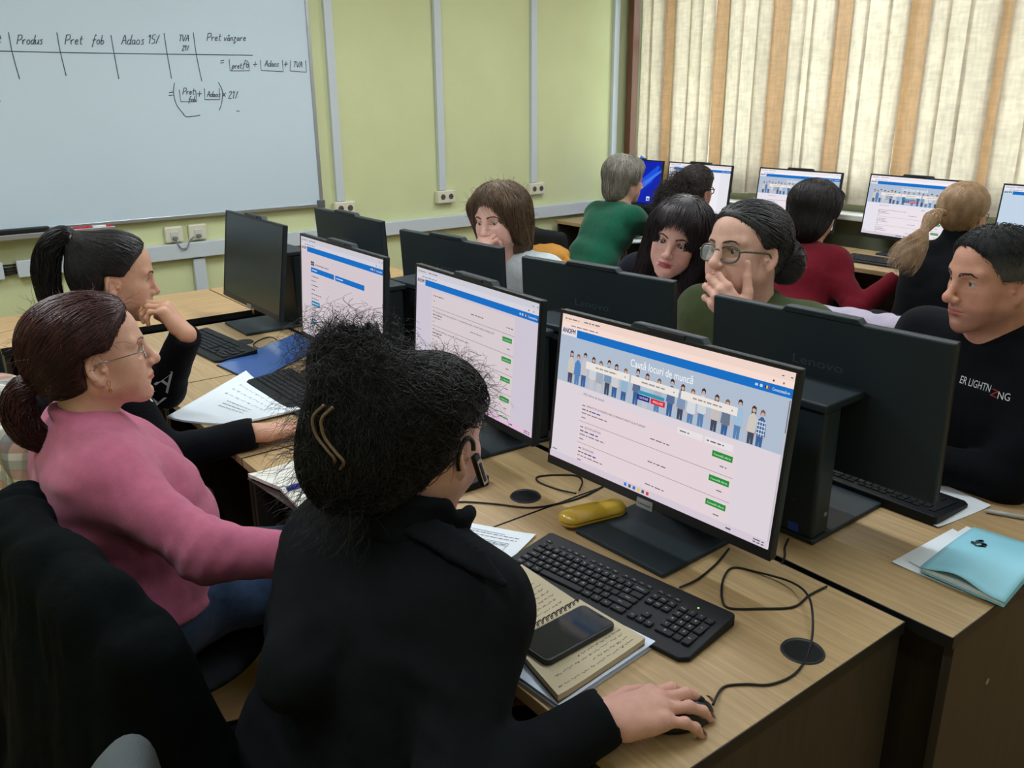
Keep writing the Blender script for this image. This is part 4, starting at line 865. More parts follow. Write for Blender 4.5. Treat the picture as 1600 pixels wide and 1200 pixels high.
# ------------------------------------------------------------------ people
def proj(P): d = np.asarray(P, float)-CAM; z = d@_fw; return (800+CF*(d@_r2)/z, 600-CF*(d@_u2)/z)
def Rm(yaw, pitch=0, roll=0):
    return np.array(Matrix.Rotation(math.radians(yaw), 3, 'Z') @ Matrix.Rotation(math.radians(pitch), 3, 'Y') @ Matrix.Rotation(math.radians(roll), 3, 'X'))
def ik(S, W, hint, l1=.285, l2=.245):
    S = np.array(S, float); W = np.array(W, float); d = W-S; L = np.linalg.norm(d); u = d/L
    if L > l1+l2-.005: k = L/(l1+l2-.005); l1 *= k; l2 *= k
    a = (l1*l1-l2*l2+L*L)/(2*L); h = math.sqrt(max(l1*l1-a*a, 1e-6)); n = np.array(hint, float); n = n-u*n.dot(u); n /= np.linalg.norm(n); return S+u*a+n*h
FING = [((.092, .027, .001), (.043, .025, .020), .0092), ((.095, .008, .004), (.048, .029, .021), .0095), ((.090, -.011, .002), (.044, .027, .020), .0090), ((.081, -.029, -.003), (.034, .020, .018), .0080)]
def hand_prims(W, R, side, curl, spread=(6, 1, -4, -10), thumb=((.045, .048, -.018), (.078, .060, -.022), (.102, .064, -.024)), sc=1.0, sdf=None):
    """adds a hand; side +1 right (thumb on local +y with x along the fingers and z out of the back of the hand), -1 left. returns nail frames"""
    W = np.array(W, float); F = lambda p: W+R@(np.array((p[0], p[1]*side, p[2]))*sc); s = sdf; nails = []
    for i, (m, L, r) in enumerate(FING):
        m = np.array(m); s.cone(F((.0, .014-.01*i, -.002)), F(m), .0155*sc, .0108*sc, k=.014)
        a = 0; p = m.copy(); sp = math.radians(spread[i]); c = curl[i] if not np.isscalar(curl[i]) else (curl[i], curl[i]*1.1, curl[i]*.7); rr = r*sc
        for j in range(3):
            a += math.radians(c[j]); d = V(math.cos(a)*math.cos(sp), math.cos(a)*math.sin(sp), -math.sin(a)); q = p+d*L[j]
            r2 = rr*(.93 if j < 2 else .86); s.cone(F(p), F(q), rr, r2, k=.004 if j else .010)
            if j: s.ball(F(p), rr*1.06, k=.004)
            p, rr = q, r2
        nz = V(math.sin(a)*math.cos(sp), math.sin(a)*math.sin(sp), math.cos(a)); nails.append((F(p-d*.001+nz*r*.62), R@(d*V(1, side, 1)), R@(nz*V(1, side, 1)), r*sc))
        s.ball(F(m+V(0, 0, .002)), .0105*sc, k=.008)
    s.cone(F((.03, 0, -.006)), F((.07, 0, -.004)), .019*sc, .018*sc, k=.02); s.cone(F((.03, -.022, -.01)), F((.065, -.026, -.008)), .013*sc, .011*sc, k=.016)
    t = [V(.018, .022, -.010)]+[np.array(q) for q in thumb]; rs = (.0165, .0135, .0105, .0088)
    for j in range(3): s.cone(F(t[j]), F(t[j+1]), rs[j]*sc, rs[j+1]*sc, k=.016 if j == 0 else .005)
    d = t[3]-t[2]; d /= np.linalg.norm(d); nz = V(0, .5, .85); nz = nz-d*nz.dot(d); nz /= np.linalg.norm(nz); nails.append((F(t[3]+nz*.0055), R@(d*V(1, side, 1)), R@(nz*V(1, side, 1)), .0088*sc))
    return nails
def hand_mesh(W, E, R, side, curl, h=.0025, **kw):
    W = np.array(W, float); s = SDF(W-.17, W+.17, h); s.PAD = .03
    fa = np.array(E, float)-W; fa /= np.linalg.norm(fa)
    s.cone(W+fa*.09, W, .030, .0245, k=.02); sc = kw.get('sc', 1.0); s.cone(W-R@V(-.0, 0, 0), W+R@V(.03, 0, -.003)*sc, .024*sc, .02*sc, k=.02, flat=(R[:, 2], .8))
    n = hand_prims(W, R, side, curl, sdf=s, **kw); return s, n
def nail_mesh(nails, m, par, o):
    for p, d, nz, r in nails:
        l = np.cross(nz, d); mb = MB(); vs_ = [p+nz*r*.36]; k = 10
        for q, hgt in ((.55, .33), (1.0, .12)):
            for j in range(k): a = 2*PI*j/k; vs_.append(p+d*(math.cos(a)*q*r*.95)+l*(math.sin(a)*q*r*.74)+nz*(r*hgt-abs(math.sin(a))**2*q*r*.22))
        fs = [(0, 1+j, 1+(j+1) % k) for j in range(k)]+[(1+j, 1+k+j, 1+k+(j+1) % k, 1+(j+1) % k) for j in range(k)]
        mb.add(vs_, fs, 0, True); mb.build('fingernail', m, par, o)
class Person: pass
def head_at(mark, px, d, yaw, pitch=0, roll=0, hs=1): R = Rm(yaw, pitch, roll); return R, at(px[0], px[1], d)-R@(np.array(mark, float)*hs)
def make_person(label, mark, px, d, yaw, pitch=0, roll=0, hs=1.0, tyaw=None, nfwd=-.055, ndrop=.15, ee=(None, None), lean=.1, side_lean=0, pz=.575, sw=.165, b=1.0, bust=.0, belly=0, head={}, skin=(205, 158, 138), lip=(172, 96, 92), cheek=.14,
                stubble=None, wr=None, wl=None, hr=(-.3, -.5, -1), hl=(-.3, .5, -1), hands=(None, None), cloth=None, sleeve=.94, collar='crew', trousers=(24, 26, 30), hh=.003, tones=None, iris=(70, 48, 34), gaze=(0, -.15), brow_mat=None, brow=1.0, sh_drop=.06, fold=.004, knit=0, lash=.0006, eyes=True, hem=-.06, legs=True, neck_r=.05, white=(190, 184, 176), ch=.009, folddir=None, shoes=True, sfwd=0):
    p = Person(); tyaw = yaw if tyaw is None else tyaw
    R = Rm(yaw, pitch, roll); t = at(px[0], px[1], d)-R@(np.array(mark, float)*hs); p.R, p.t, p.hs = R, t, hs
    T = Rm(tyaw); N = t+T@V(nfwd, 0, -ndrop*hs); f0 = T[:, 0]; l = T[:, 1]
    P = V(N[0], N[1], 0)-f0*lean-l*side_lean; P[2] = pz; up = N-P; up /= np.linalg.norm(up); f = np.cross(l, up); p.N, p.P, p.f, p.l, p.up = N, P, f, l, up
    SR = N-l*sw-up*sh_drop+f*sfwd; SL = N+l*sw-up*sh_drop+f*sfwd
    WR = np.array(wr) if wr is not None else P+f0*.38-l*.12+V(0, 0, .2); WL = np.array(wl) if wl is not None else P+f0*.38+l*.12+V(0, 0, .2)
    ER = ik(SR, WR, T@V(*hr)) if ee[0] is None else ee[0]; EL = ik(SL, WL, T@V(*hl)) if ee[1] is None else ee[1]; p.SR, p.SL, p.ER, p.EL, p.WR, p.WL = SR, SL, ER, EL, WR, WL
    o = V(P[0], P[1], 0); p.o = o
    nl = R.T@(N-t)/hs; S = head_sdf(h=hh, neck=nl, neck_r=neck_r, trap=[R.T@(q-t)/hs for q in (N-l*.07-up*.055, N+l*.07-up*.055)], **head); p.S = S
    hv, hq = S.mesh(); tint = skin_tint(hv, skin, lip, cheek, stubble, w=head.get('w', 1)); hv = hv*hs@R.T+t
    parts = [(hv, hq)]; tints = [tint]
    base = np.array(lin(skin)[:3])
    p.nails = []
    for W, E, side, hd in ((WR, ER, 1, hands[0]), (WL, EL, -1, hands[1])):
        if hd is None: hd = dict(R=T@np.array(Matrix.Rotation(.35, 3, 'Y')), curl=(25, 28, 30, 34), h=.005)
        hd = dict(hd); s_, n_ = hand_mesh(W, E, hd.pop('R'), side, hd.pop('curl'), hd.pop('h', .0028), **hd); v, q = s_.mesh(); parts.append((v, q)); p.nails.append(n_)
        kn = np.zeros(len(v)); 
        for nn in n_[:4]: kn = np.maximum(kn, np.exp(-((v-nn[0])**2).sum(-1)/.014**2))
        red = .16+.22*kn; red = red[:, None]; tints.append(base*(1-red)+base*np.array((1.06, .78, .74))*red)
    # body under the clothes
    def torso(s, g):
        s.cone(P-l*.075*b, P+l*.075*b, .122*b+g, k=.05, flat=None); A = P+up*.16+f*belly; s.cone(A-l*.062*b, A+l*.062*b, .108*b+g, k=.07)
        C = P+(N-P)*.66; s.cone(C-l*.078*b, C+l*.078*b, .103*b+g, k=.07); U = N-up*.085; s.cone(U-l*(sw-.075), U+l*(sw-.075), .078+g, k=.06); s.cone(N-up*.03-l*.02, N-up*.03+l*.02, .062+g*.6, k=.05)
        if bust:
            for y in (1, -1): s.ball(C+f*.075*b+l*y*.075*b-up*.02, bust+g, k=.05)
        for q in (SR, SL): s.ball(q, .056*b**.5+g, k=.05); s.cone(N-up*.012+(q-N)*.25, q+up*.012, .043+g*.5, .046+g, k=.05)
    def arm(s, S_, E, W, g, to=1.0):
        s.cone(S_, E, .052*b**.6+g, .043*b**.5+g, k=.04); s.cone(E, E+(W-E)*to, .044*b**.5+g, .031+g*1.25, k=.03)
    H = [P+l*y*.085-up*.0 for y in (1, -1)]; K = [h_+f0*.40+V(0, 0, .50-P[2])+l*y*.02 for h_, y in zip(H, (1, -1))]; An = [V(k[0], k[1], .09)+f0*.02 for k in K]
    allp = np.array([N, P, SR, SL, ER, EL, WR, WL]); lo = allp.min(0)-.2; hi = allp.max(0)+.2; lo[2] = max(lo[2], .03)
    s = SDF(np.minimum(lo, np.minimum(*[k-.15 for k in K])), np.maximum(hi, np.maximum(*[k+.15 for k in K])), .016); torso(s, -.014); arm(s, SR, ER, WR, -.008); arm(s, SL, EL, WL, -.008)
    for h_, k, a in zip(H, K, An): s.cone(h_, k, .066, .042, k=.04); s.cone(k, a, .042, .034, k=.03)
    s.half(N+up*.0-V(0, 0, .05), up, .01); v, q = s.mesh(); parts.append((v, q)); tints.append(np.tile(base, (len(v), 1)))
    Vt, Q = join(parts); sk = mat('skin_%d_%d_%d' % skin, skin, .5, .35, attr='tint', sss=.12, bump=.14, bscale=420, noise=.06, nscale=55)
    p.ob = tag(mesh_obj('person', Vt, Q, sk, origin=o, attr=np.concatenate(tints)), label, 'person'); ob = p.ob
    if eyes: add_eyes(ob, R, t, o, iris, gaze, sc=hs, white=white); add_lashes(ob, R, t, o, mat('lash', (30, 22, 20), .6), hs, head.get('closed', 0), lash); add_brows(ob, S, R, t, o, brow_mat or mat('brow_dark', (52, 38, 34), .6), brow, sc=hs)
    # top garment
    if cloth:
        g = .010; lo2 = lo.copy(); lo2[2] = P[2]-.16; s = SDF(lo2, hi, ch); torso(s, g); arm(s, SR, ER, WR, g, sleeve); arm(s, SL, EL, WL, g, sleeve)
        hipc = P+up*.02
        if collar == 'crew' or collar == 'turtle':
            ax = (t+R@(V(-.02, 0, -.07)*hs))-N; ax /= np.linalg.norm(ax); c1 = np.cross(ax, l); c1 /= np.linalg.norm(c1); c2 = np.cross(ax, c1); rad = neck_r*hs+.009; cc = N+ax*(.012 if collar == 'crew' else .03)
            if collar == 'turtle': s.cone(N-ax*.02, N+ax*.062, rad+.012, rad+.006, k=.03)
            else:
                ring = [cc+rad*1.06*(math.cos(a)*c1+math.sin(a)*c2)-ax*.018*max(0, (math.cos(a)*c1+math.sin(a)*c2).dot(f)) for a in np.linspace(0, 2*PI, 19)]
                for a_, b_ in zip(ring, ring[1:]): s.cone(a_, b_, .0095, .0095, k=.014)
        for E, W in ((ER, WR), (EL, WL)):
            e = E+(W-E)*(sleeve*.985); dd = (W-E)/np.linalg.norm(W-E); s.cone(e-dd*.03, e+dd*.006, .037+g*.4, .037+g*.4, k=.012); s.cone(e+dd*.07, e+dd*.12, .062, .062, k=.006, o='s')
        if hem is not None: s.half(P+up*hem, -up, .012)
        if collar == 'scoop': s.ball(N+up*.05+f*.045, .085, k=.015, o='s')
        fd = np.array(folddir if folddir is not None else (.55, .55, 1.7), np.float32)
        def fo(X):
            a = vnoise(X*fd, 17)*fold+vnoise(X*fd[::-1]+5, 34)*fold*.35; w_ = .45+.55*np.clip(vnoise(X+9, 6)+.3, 0, 1)
            for E in (ER, EL): r_ = np.exp(-((X-E.astype(np.float32))**2).sum(-1)/.09**2); dE = X@((WR-SR if E is ER else WL-SL)/.4).astype(np.float32); a = a+r_*.0045*np.sin(dE*150+vnoise(X, 25)*2)
            return a*w_
        s.displace(fo); p.CS = s; v, q = s.mesh(); p.cloth = mesh_obj(cloth[0], v, q, cloth[1], ob, o)
    if legs:
        lo3 = np.minimum.reduce([P-.2]+[k-.14 for k in K]+[a-.12 for a in An]); hi3 = np.maximum.reduce([P+.2]+[k+.14 for k in K]+[a+.12 for a in An]); hi3[2] = P[2]+.14; s = SDF(lo3, hi3, .012)
        s.cone(P-l*.075*b-up*.01, P+l*.075*b-up*.01, .126*b, k=.05)
        for h_, k, a in zip(H, K, An): s.cone(h_, k, .088*b, .064, k=.05); s.cone(k, a, .062, .05, k=.03)
        s.half(P+up*.09, up, .01); s.displace(lambda X: vnoise(X, 22)*.004); v, q = s.mesh(); tm = trousers if not isinstance(trousers, tuple) else mat('trousers_%d_%d_%d' % trousers, trousers, .85, .2, bump=.2, bscale=300, noise=.1, nscale=30); mesh_obj('trousers', v, q, tm, ob, o)
        if shoes:
            sm = mat('shoe_black', (22, 22, 24), .5)
            for a in An:
                s = SDF(a-.16, a+.24, .012); s.cone(V(a[0], a[1], .045)-f0*.03, V(a[0], a[1], .035)+f0*.13, .045, .034, k=.02); s.cone(a+V(0, 0, -.05), a+V(0, 0, .01), .045, .045, k=.02); s.half(V(0, 0, .002), (0, 0, -1), .004); v, q = s.mesh(); mesh_obj('shoe', v, q, sm, ob, o)
    return p
def to_w(p, Pt): return np.asarray(Pt)*p.hs@p.R.T+p.t
def hair_obj(p, parts, m, name='hair'): Vt, Q = join(parts); return mesh_obj(name, to_w(p, Vt), Q, m, p.ob, p.o)
def hmat(name, rgb, rough=.42, var=.35):
    return mat(name, rgb, rough, .45, noise=var, nscale=38, stretch=(1, 1, .35), bump=.25, bscale=260)
def away(c, down=.6, back=0): 
    c = np.array(c, np.float32)
    def f(P): d = P-c; d /= np.linalg.norm(d, axis=-1, keepdims=True)+1e-6; return d+np.array((-back, 0, -down), np.float32)
    return f
def toward(c):
    c = np.array(c, np.float32)
    def f(P): d = c-P; return d/(np.linalg.norm(d, axis=-1, keepdims=True)+1e-6)
    return f
def glasses(p, m, lens=True, w=.05, hgt=.034, z=-.004, x=.094, rim=.0013, shape=2.6, temple=True, tm=None, cat=0, bottom=True):
    """spectacles in head space"""
    fr = MB(); R = p.R; lensm = []
    for y in (1, -1):
        c = V(x, y*.034, z); n = 30; pts = []
        for j in range(n+1):
            a = 2*PI*j/n; cs, sn = math.cos(a), math.sin(a); k = (abs(cs)**shape+abs(sn)**shape)**(-1/shape); yy = cs*k*w/2; zz = sn*k*hgt/2+cat*max(0, yy*1 if True else 0)*(.3 if sn > 0 else .05)
            wrap = -.006-.22*max(0, (yy+.01))**1.0*.5
            pts.append(V(x+wrap*1.0-abs(yy)*.02, y*(.034+yy), z+zz))
        P = [p.R@(q*p.hs)+p.t for q in pts]; fr.tube(P, rim*p.hs, 0, 6, caps=False); lensm.append(P[:-1])
        if temple:
            e = pts[0]+V(-.001, y*.002, .006); T_ = [e, e+V(-.008, y*.006, .002), V(.03, y*.0765, z+.008), V(-.004, y*.0775, z+.006), V(-.022, y*.0765, z-.016)]
            fr.tube([p.R@(q*p.hs)+p.t for q in smooth_path(T_, 4)], rim*1.1*p.hs, 1, 6)
    B = [V(x-.006, .034-w/2+.001, z+.004), V(x-.001, .004, z+.009), V(x-.001, -.004, z+.009), V(x-.006, -.034+w/2-.001, z+.004)]
    fr.tube([p.R@(q*p.hs)+p.t for q in smooth_path(B, 4)], rim*p.hs, 0, 6)
    g = fr.build('glasses', [m, tm or m], p.ob, p.o)
    if lens:
        lm = MATS.get('lens_glass')
        if not lm:
            lm = bpy.data.materials.new('lens_glass'); lm.use_nodes = True; nt = lm.node_tree; nt.nodes.clear(); o_ = nt.nodes.new('ShaderNodeOutputMaterial'); tr = nt.nodes.new('ShaderNodeBsdfTransparent'); gl = nt.nodes.new('ShaderNodeBsdfGlossy'); gl.inputs['Roughness'].default_value = .05; mx = nt.nodes.new('ShaderNodeMixShader'); lw = nt.nodes.new('ShaderNodeLayerWeight'); lw.inputs[0].default_value = .25; tr.inputs[0].default_value = (.9, .9, .9, 1)
            nt.links.new(lw.outputs['Fresnel'], mx.inputs[0]); nt.links.new(tr.outputs[0], mx.inputs[1]); nt.links.new(gl.outputs[0], mx.inputs[2]); nt.links.new(mx.outputs[0], o_.inputs[0]); MATS['lens_glass'] = lm
        mb = MB()
        for P in lensm: mb.add(P, [tuple(range(len(P)))], 0)
        mb.build('lens', lm, g, p.o)
    return g
def cloth_mat(name, rgb, knit=0, rough=.9, sheen=.25, noise=.10): return mat(name, rgb, rough, .08, noise=noise, nscale=45, bump=.15 if not knit else .3, bscale=500 if not knit else 650, sheen=sheen, detail=6)
M_pink = cloth_mat('pink_wool', (186, 102, 130), 1, sheen=.2, noise=.08); M_jacket = cloth_mat('black_jacket_fabric', (19, 22, 25), sheen=0); M_black = cloth_mat('black_sweatshirt', (15, 17, 21), sheen=.03)
M_whites = cloth_mat('pale_grey_knit', (196, 206, 208)); M_greens = cloth_mat('bottle_green_knit', (22, 84, 62), sheen=.2); M_navy = cloth_mat('dark_navy_knit', (18, 20, 30), sheen=.05); M_olive = cloth_mat('olive_knit', (66, 78, 48), sheen=.15); M_reds = cloth_mat('wine_red_knit', (98, 20, 32), sheen=.05)
M_jeans = cloth_mat('blue_denim', (44, 64, 92), noise=.25)
H_black = hmat('hair_black', (22, 20, 21), .45); H_frizz = hmat('hair_frizzy_black', (19, 18, 19), .5); H_burg = hmat('hair_burgundy', (66, 34, 34), .36, .4); H_brown = hmat('hair_brown', (98, 78, 58), .45, .4); H_grey = hmat('hair_grey', (142, 136, 124), .5, .3); H_curl = hmat('hair_dark_curly', (44, 36, 32), .5); H_bang = hmat('hair_black_plum', (34, 24, 29), .4); H_streak = hmat('hair_black_streaked', (46, 46, 47), .4, .55); H_bob = hmat('hair_dark_bob', (36, 29, 29), .42); H_blond = hmat('hair_blonde', (168, 136, 104), .38, .3)
def base_hair(p, m, S, flow, n, steps, length, r=.0009, **k):
    st = groom(S, flow, n, steps, length, **k); return [S.mesh(), strands_mesh(st, r, .3)]
def hand_R(x, up): return rot_from(x, up)
def loc(p, x, y, d): return p.R.T@(at(x, y, d)-p.t)/p.hs
# ---- 1 the woman in the black jacket, nearest
Wr = onz(940, 1124, .790); Tip = onz(1108, 1092, .768)
fx = Tip-Wr; hR = hand_R(V(fx[0], fx[1], -.012), (0, 0, 1))
A = make_person('woman in black jacket with messy pinned-up frizzy hair, hand on a mouse', (-.012, -.0715, -.012), (719, 714), 1.41, 20, 8, 0, 1.02, tyaw=14, lean=.14, sw=.178, b=1.24, bust=.06, wr=Wr, wl=onz(640, 960, .76), ee=(None, at(468, 1050, 1.35)), hr=(-.5, -.75, -.75), hl=(-.35, .3, -1), sleeve=.97, cloth=('jacket', M_jacket), collar='none', skin=(206, 160, 144),
                hands=(dict(R=hR, curl=((8, 22, 18), (4, 20, 16), (6, 22, 18), (10, 22, 18)), spread=(9, 2, -3, -9), thumb=((.05, .05, -.02), (.078, .066, -.024), (.104, .070, -.026)), h=.0019, sc=1.07), None), hh=.0026, ch=.007, fold=.008, eyes=True, neck_r=.058, sfwd=-.01, sh_drop=.07, hem=-.1, nfwd=-.05)
nail_mesh(A.nails[0][:4], mat('nail_dark_red', (84, 30, 32), .2, .6, coat=.6), A.ob, A.o)
# stand collar and lapel edge of the jacket
co_ = []; ax = (A.t-A.N); ax /= np.linalg.norm(ax); c1 = A.f-ax*A.f.dot(ax); c1 /= np.linalg.norm(c1); c2 = np.cross(ax, c1)
cs = SDF(A.N-.2, A.N+.2, .005); pr = None
for a in np.linspace(.75, 2*PI-.75, 22):
    q = A.N+A.up*.005+.082*(math.cos(a)*c1*1.05+math.sin(a)*c2)+A.f*.0; tp = q+A.up*(.045+.02*(math.cos(a) < -.2))+(q-A.N)*.05
    if pr is not None: cs.cone(pr[0], pr[1], .009, .007, k=.012); cs.cone((pr[0]+q)/2, (pr[1]+tp)/2, .009, .007, k=.012); cs.cone(pr[1], tp, .008, .008, k=.012)
    pr = (q, tp)
v, q = cs.mesh(); mesh_obj('collar', v, q, M_jacket, A.ob, A.o)
def on_cloth(p, x, y, off):
    d = ray(x, y); d = (d/np.linalg.norm(d)).astype(np.float32); Q = (CAM+d*(np.linalg.norm(p.N-CAM)-.4)).astype(np.float32)[None]
    for _ in range(120): Q = Q+d*np.clip(p.CS.sample(Q)-off, -.01, .02)[:, None]*.8
    return Q[0].astype(float)
LU = [on_cloth(A, *c, .012) for c in ((590, 790), (650, 800), (705, 828), (755, 868))]; LD = [on_cloth(A, *c, .010) for c in ((596, 815), (650, 838), (700, 868), (742, 890))]
tipA = LU[-1]*.35+LD[-1]*.65+(LU[-1]-LU[-2])*.75+V(0, 0, .004); LU.append(tipA); LD.append(tipA)
cs = SDF(np.min(LU+LD, axis=0)-.05, np.max(LU+LD, axis=0)+.05, .004)
for a0, a1, b0, b1 in zip(LU, LU[1:], LD, LD[1:]):
    for u in np.linspace(0, 1, 6): cs.cone(a0*(1-u)+a1*u, b0*(1-u)+b1*u, .0065, .0055, k=.008)
v, q = cs.mesh(); mesh_obj('lapel', v, q, M_jacket, A.ob, A.o)
def ex(s):
    s.ell((-.11, .06, .035), (.09, .075, .108), k=.05); s.ell((-.11, .08, .135), (.06, .06, .055), k=.03); s.ell((-.12, .06, -.03), (.075, .068, .075), k=.05); s.ell((-.02, 0, .07), (.095, .084, .068), k=.04); s.ell((-.085, .005, -.075), (.042, .046, .05), k=.04)
S = hair_cap(.012, front=.084, temple=.026, nape=-.115, h=.004, extra=ex, lo=(-.24, -.16, -.2), side=.03, ear_back=-.032, kc=.012)
P_ = base_hair(A, H_frizz, S, toward((-.13, .06, .13)), 4200, 14, .16, .0008, off=(-.001, .006), jitter=.35, curl=.5, curlf=120, seed=3)
vt, _ = S.mesh(); g = S.grad(vt)
up_ = vt[:, 2] > -.02; vu, gu = vt[up_], g[up_]
P_.append(strands_mesh(free_strands(vu, gu+V(0, 0, .1), 800, 14, .036, grav=.5, curl=.9, curlf=110, spread=.5, seed=5), .00032, .6))
bm = (vt[:, 2] > .11) & (vt[:, 0] < -.06); P_.append(strands_mesh(free_strands(vt[bm], g[bm]+V(-.1, .1, .3), 420, 18, .085, grav=.6, curl=1.3, curlf=75, spread=.4, seed=6), .00036, .6))
bk = (vt[:, 1] > .06) & (vt[:, 0] < -.06); P_.append(strands_mesh(free_strands(vt[bk], g[bk]+V(-.1, .3, -.2), 380, 16, .07, grav=1.0, curl=.8, curlf=60, spread=.4, seed=7), .00034, .6))
lw = (vt[:, 2] < -.05) & (vt[:, 1] > .0); P_.append(strands_mesh(free_strands(vt[lw], g[lw]+V(-.2, .4, -.5), 170, 16, .08, grav=.6, curl=.8, curlf=55, spread=.35, seed=8), .00034, .6))
fr_ = (vt[:, 0] > .03) & (vt[:, 2] > .0); P_.append(strands_mesh(free_strands(vt[fr_], g[fr_]+V(.3, -.1, -.1), 260, 14, .045, grav=.6, curl=.9, curlf=80, spread=.5, seed=9), .0003, .6))
hair_obj(A, P_, H_frizz)
# claw clip in the hair, ear hook headset
cl = MB(); 
for o_ in (0, .017):
    pth = [V(-.205, .04-o_, .085), V(-.213, .055-o_, .065), V(-.212, .05-o_, .04), V(-.208, .032-o_, .02), V(-.202, .02-o_, .005), V(-.196, .032-o_, -.01)]
    cl.tube([A.R@(x*A.hs)+A.t for x in smooth_path(pth, 6)], .0028, 0, 8)
cl.build('hair_claw', mat('tortoise_clip', (96, 74, 52), .25, .5, coat=.5), A.ob, A.o)
hs_ = MB(); e = V(-.012, -.0715, -.012)
hook = [e+V(-.010, -.006, -.018), e+V(-.017, -.0085, .004), e+V(-.012, -.010, .024), e+V(.003, -.011, .033), e+V(.016, -.012, .024), e+V(.018, -.013, .010)]
hs_.tube([A.R@(x*A.hs)+A.t for x in smooth_path(hook, 5)], .0042, 0, 8)
ear_ = hs_.build('headset', mat('headset_black', (14, 15, 17), .35, .5), A.ob, A.o)
c0 = A.R@((e+V(.016, -.017, .004))*A.hs)+A.t; c1_ = A.R@((e+V(.036, -.026, -.050))*A.hs)+A.t; xd = c1_-c0; L = np.linalg.norm(xd); B = rot_from(xd, -A.R[:, 1])
MB().box((c0+c1_)/2, (L, .016, .010), R=B).build('boom', mat('headset_black', (14, 15, 17), .35), ear_, A.o, bevel=.003)
MB().box((c0+c1_)/2+B[:, 2]*.0052+xd*.06, (L*.78, .0125, .0012), R=B).build('trim_plate', mat('champagne_metal', (176, 164, 148), .22, .6, metal=.9), ear_, A.o, bevel=.001)
MB().box((c0+c1_)/2+B[:, 2]*.0062+xd*.06, (L*.6, .006, .001), R=B).build('button', mat('headset_black', (14, 15, 17), .35), ear_, A.o, bevel=.001)
# ---- 2 the woman in pink
B_ = make_person('woman in pink sweater with dark red ponytail and thin glasses, seen in profile', (-.012, -.0715, -.012), (150, 580), 1.78, -9, -6, 0, 1.02, tyaw=-4, lean=-.05, sw=.17, b=1.2, bust=.075, belly=.065, wr=onz(470, 868, .79), ee=(onz(325, 862, .825), V(.42, 2.06, .74)), wl=V(.52, 1.95, .655), hr=(-.75, -.35, -.75), hl=(-.5, .1, -1), cloth=('sweater', M_pink), trousers=M_jeans, skin=(214, 168, 146), lip=(190, 112, 104), cheek=.2,
                 head=dict(age=1.1, nose=1.0, nosew=1.0, chub=.004, lips=.75, frown=.002, jaw=1.05), ch=.0075, fold=.0055, knit=1, hem=.0, nfwd=-.05, hh=.0022, sh_drop=.075, gaze=(0, .05), brow_mat=mat('brow_fair', (120, 88, 70), .6), brow=.7, folddir=(.5, .5, 2.0), ndrop=.142)
def ex(s): s.ell((-.045, 0, .055), (.09, .078, .07), k=.04); s.ell((-.085, 0, .0), (.05, .06, .06), k=.04)
S = hair_cap(.012, front=.068, temple=.02, nape=-.07, extra=ex, side=.014, ear_back=-.032, kc=.016)
P_ = base_hair(B_, H_burg, S, toward((-.16, 0, -.045)), 3600, 14, .17, .0009, off=(-.001, .004), jitter=.10, seed=11)
P_.append(strands_mesh(lock([V(-.115, 0, -.03), V(-.15, .0, -.035), V(-.172, 0, -.075), V(-.165, -.005, -.125), V(-.125, -.01, -.165), V(-.1, -.012, -.178)], [.016, .030, .036, .034, .024, .008], 750, 12, .05), .0009, .3))
P_.append(strands_mesh(free_strands(*(lambda v: (v, S.grad(v)))(S.mesh()[0]), 220, 10, .035, grav=.5, curl=.5, spread=.5, seed=14), .0004, .5))
hair_obj(B_, P_, H_burg)
mb = MB(); mb.tube([to_w(B_, V(-.137+.0*j, .017*math.cos(j), -.033+.017*math.sin(j))) for j in np.linspace(0, 2*PI, 16)], .006, 0, 8); mb.build('hair_tie', M_blk, B_.ob, B_.o)
glasses(B_, mat('silver_wire', (170, 168, 165), .25, .6, metal=1), w=.046, hgt=.030, rim=.0011, x=.095, z=-.004)
er = V(.004, -.076, -.042); mb = MB(); mb.tube([to_w(B_, er+V(.003*math.sin(a), 0, .007*math.cos(a))) for a in np.linspace(0, 2*PI, 10)], .0007, 0, 6)
for dx, dz in ((0, -.011), (.003, -.014), (-.003, -.014), (0, -.017)): mb.lathe([(.0, -.0026), (.0022, -.0012), (.0022, .0012), (0, .0026)], 0, 8, tuple(to_w(B_, er+V(dx, -.001, dz))))
mb.build('earring', mat('gold', (190, 140, 84), .25, .6, metal=1), B_.ob, B_.o)
# ---- 3 black-haired woman with hand at the mouth
Wl = at(291, 522, 2.42); C_ = make_person('woman in black sweatshirt with high black ponytail, left hand at her mouth', (.112, 0, -.036), (249, 456), 2.5, -10, 8, 0, 1.04, tyaw=-6, lean=.22, sw=.17, b=1.05, bust=.05, wr=onz(398, 676, .785), wl=Wl, hr=(-.5, -.3, -1), hl=(.1, .2, -1), cloth=('sweatshirt', M_black), skin=(206, 160, 134), lip=(180, 104, 96),
                 hands=(dict(R=hand_R(onz(470, 664, .768)-onz(398, 676, .785), (0, 0, 1)), curl=((6, 18, 16), (4, 18, 16), (6, 18, 16), (8, 20, 16)), h=.003), dict(R=hand_R(at(254, 476, 2.40)-Wl, V(.75, -.45, .35)), curl=((45, 50, 35), (48, 55, 35), (50, 58, 38), (52, 60, 40)), thumb=((.045, .045, -.02), (.07, .05, -.04), (.09, .045, -.05)), h=.0026)), hh=.003, gaze=(.0, .1), head=dict(nose=.97, jaw=.95))
S = hair_cap(.008, front=.064, temple=.018, nape=-.075, side=.0, ear_back=-.03, kc=.016, extra=lambda s: s.ell((-.09, 0, .085), (.03, .035, .03), k=.03))
P_ = base_hair(C_, H_black, S, toward((-.10, 0, .10)), 2400, 12, .16, .0009, off=(-.001, .002), jitter=.06, seed=21)
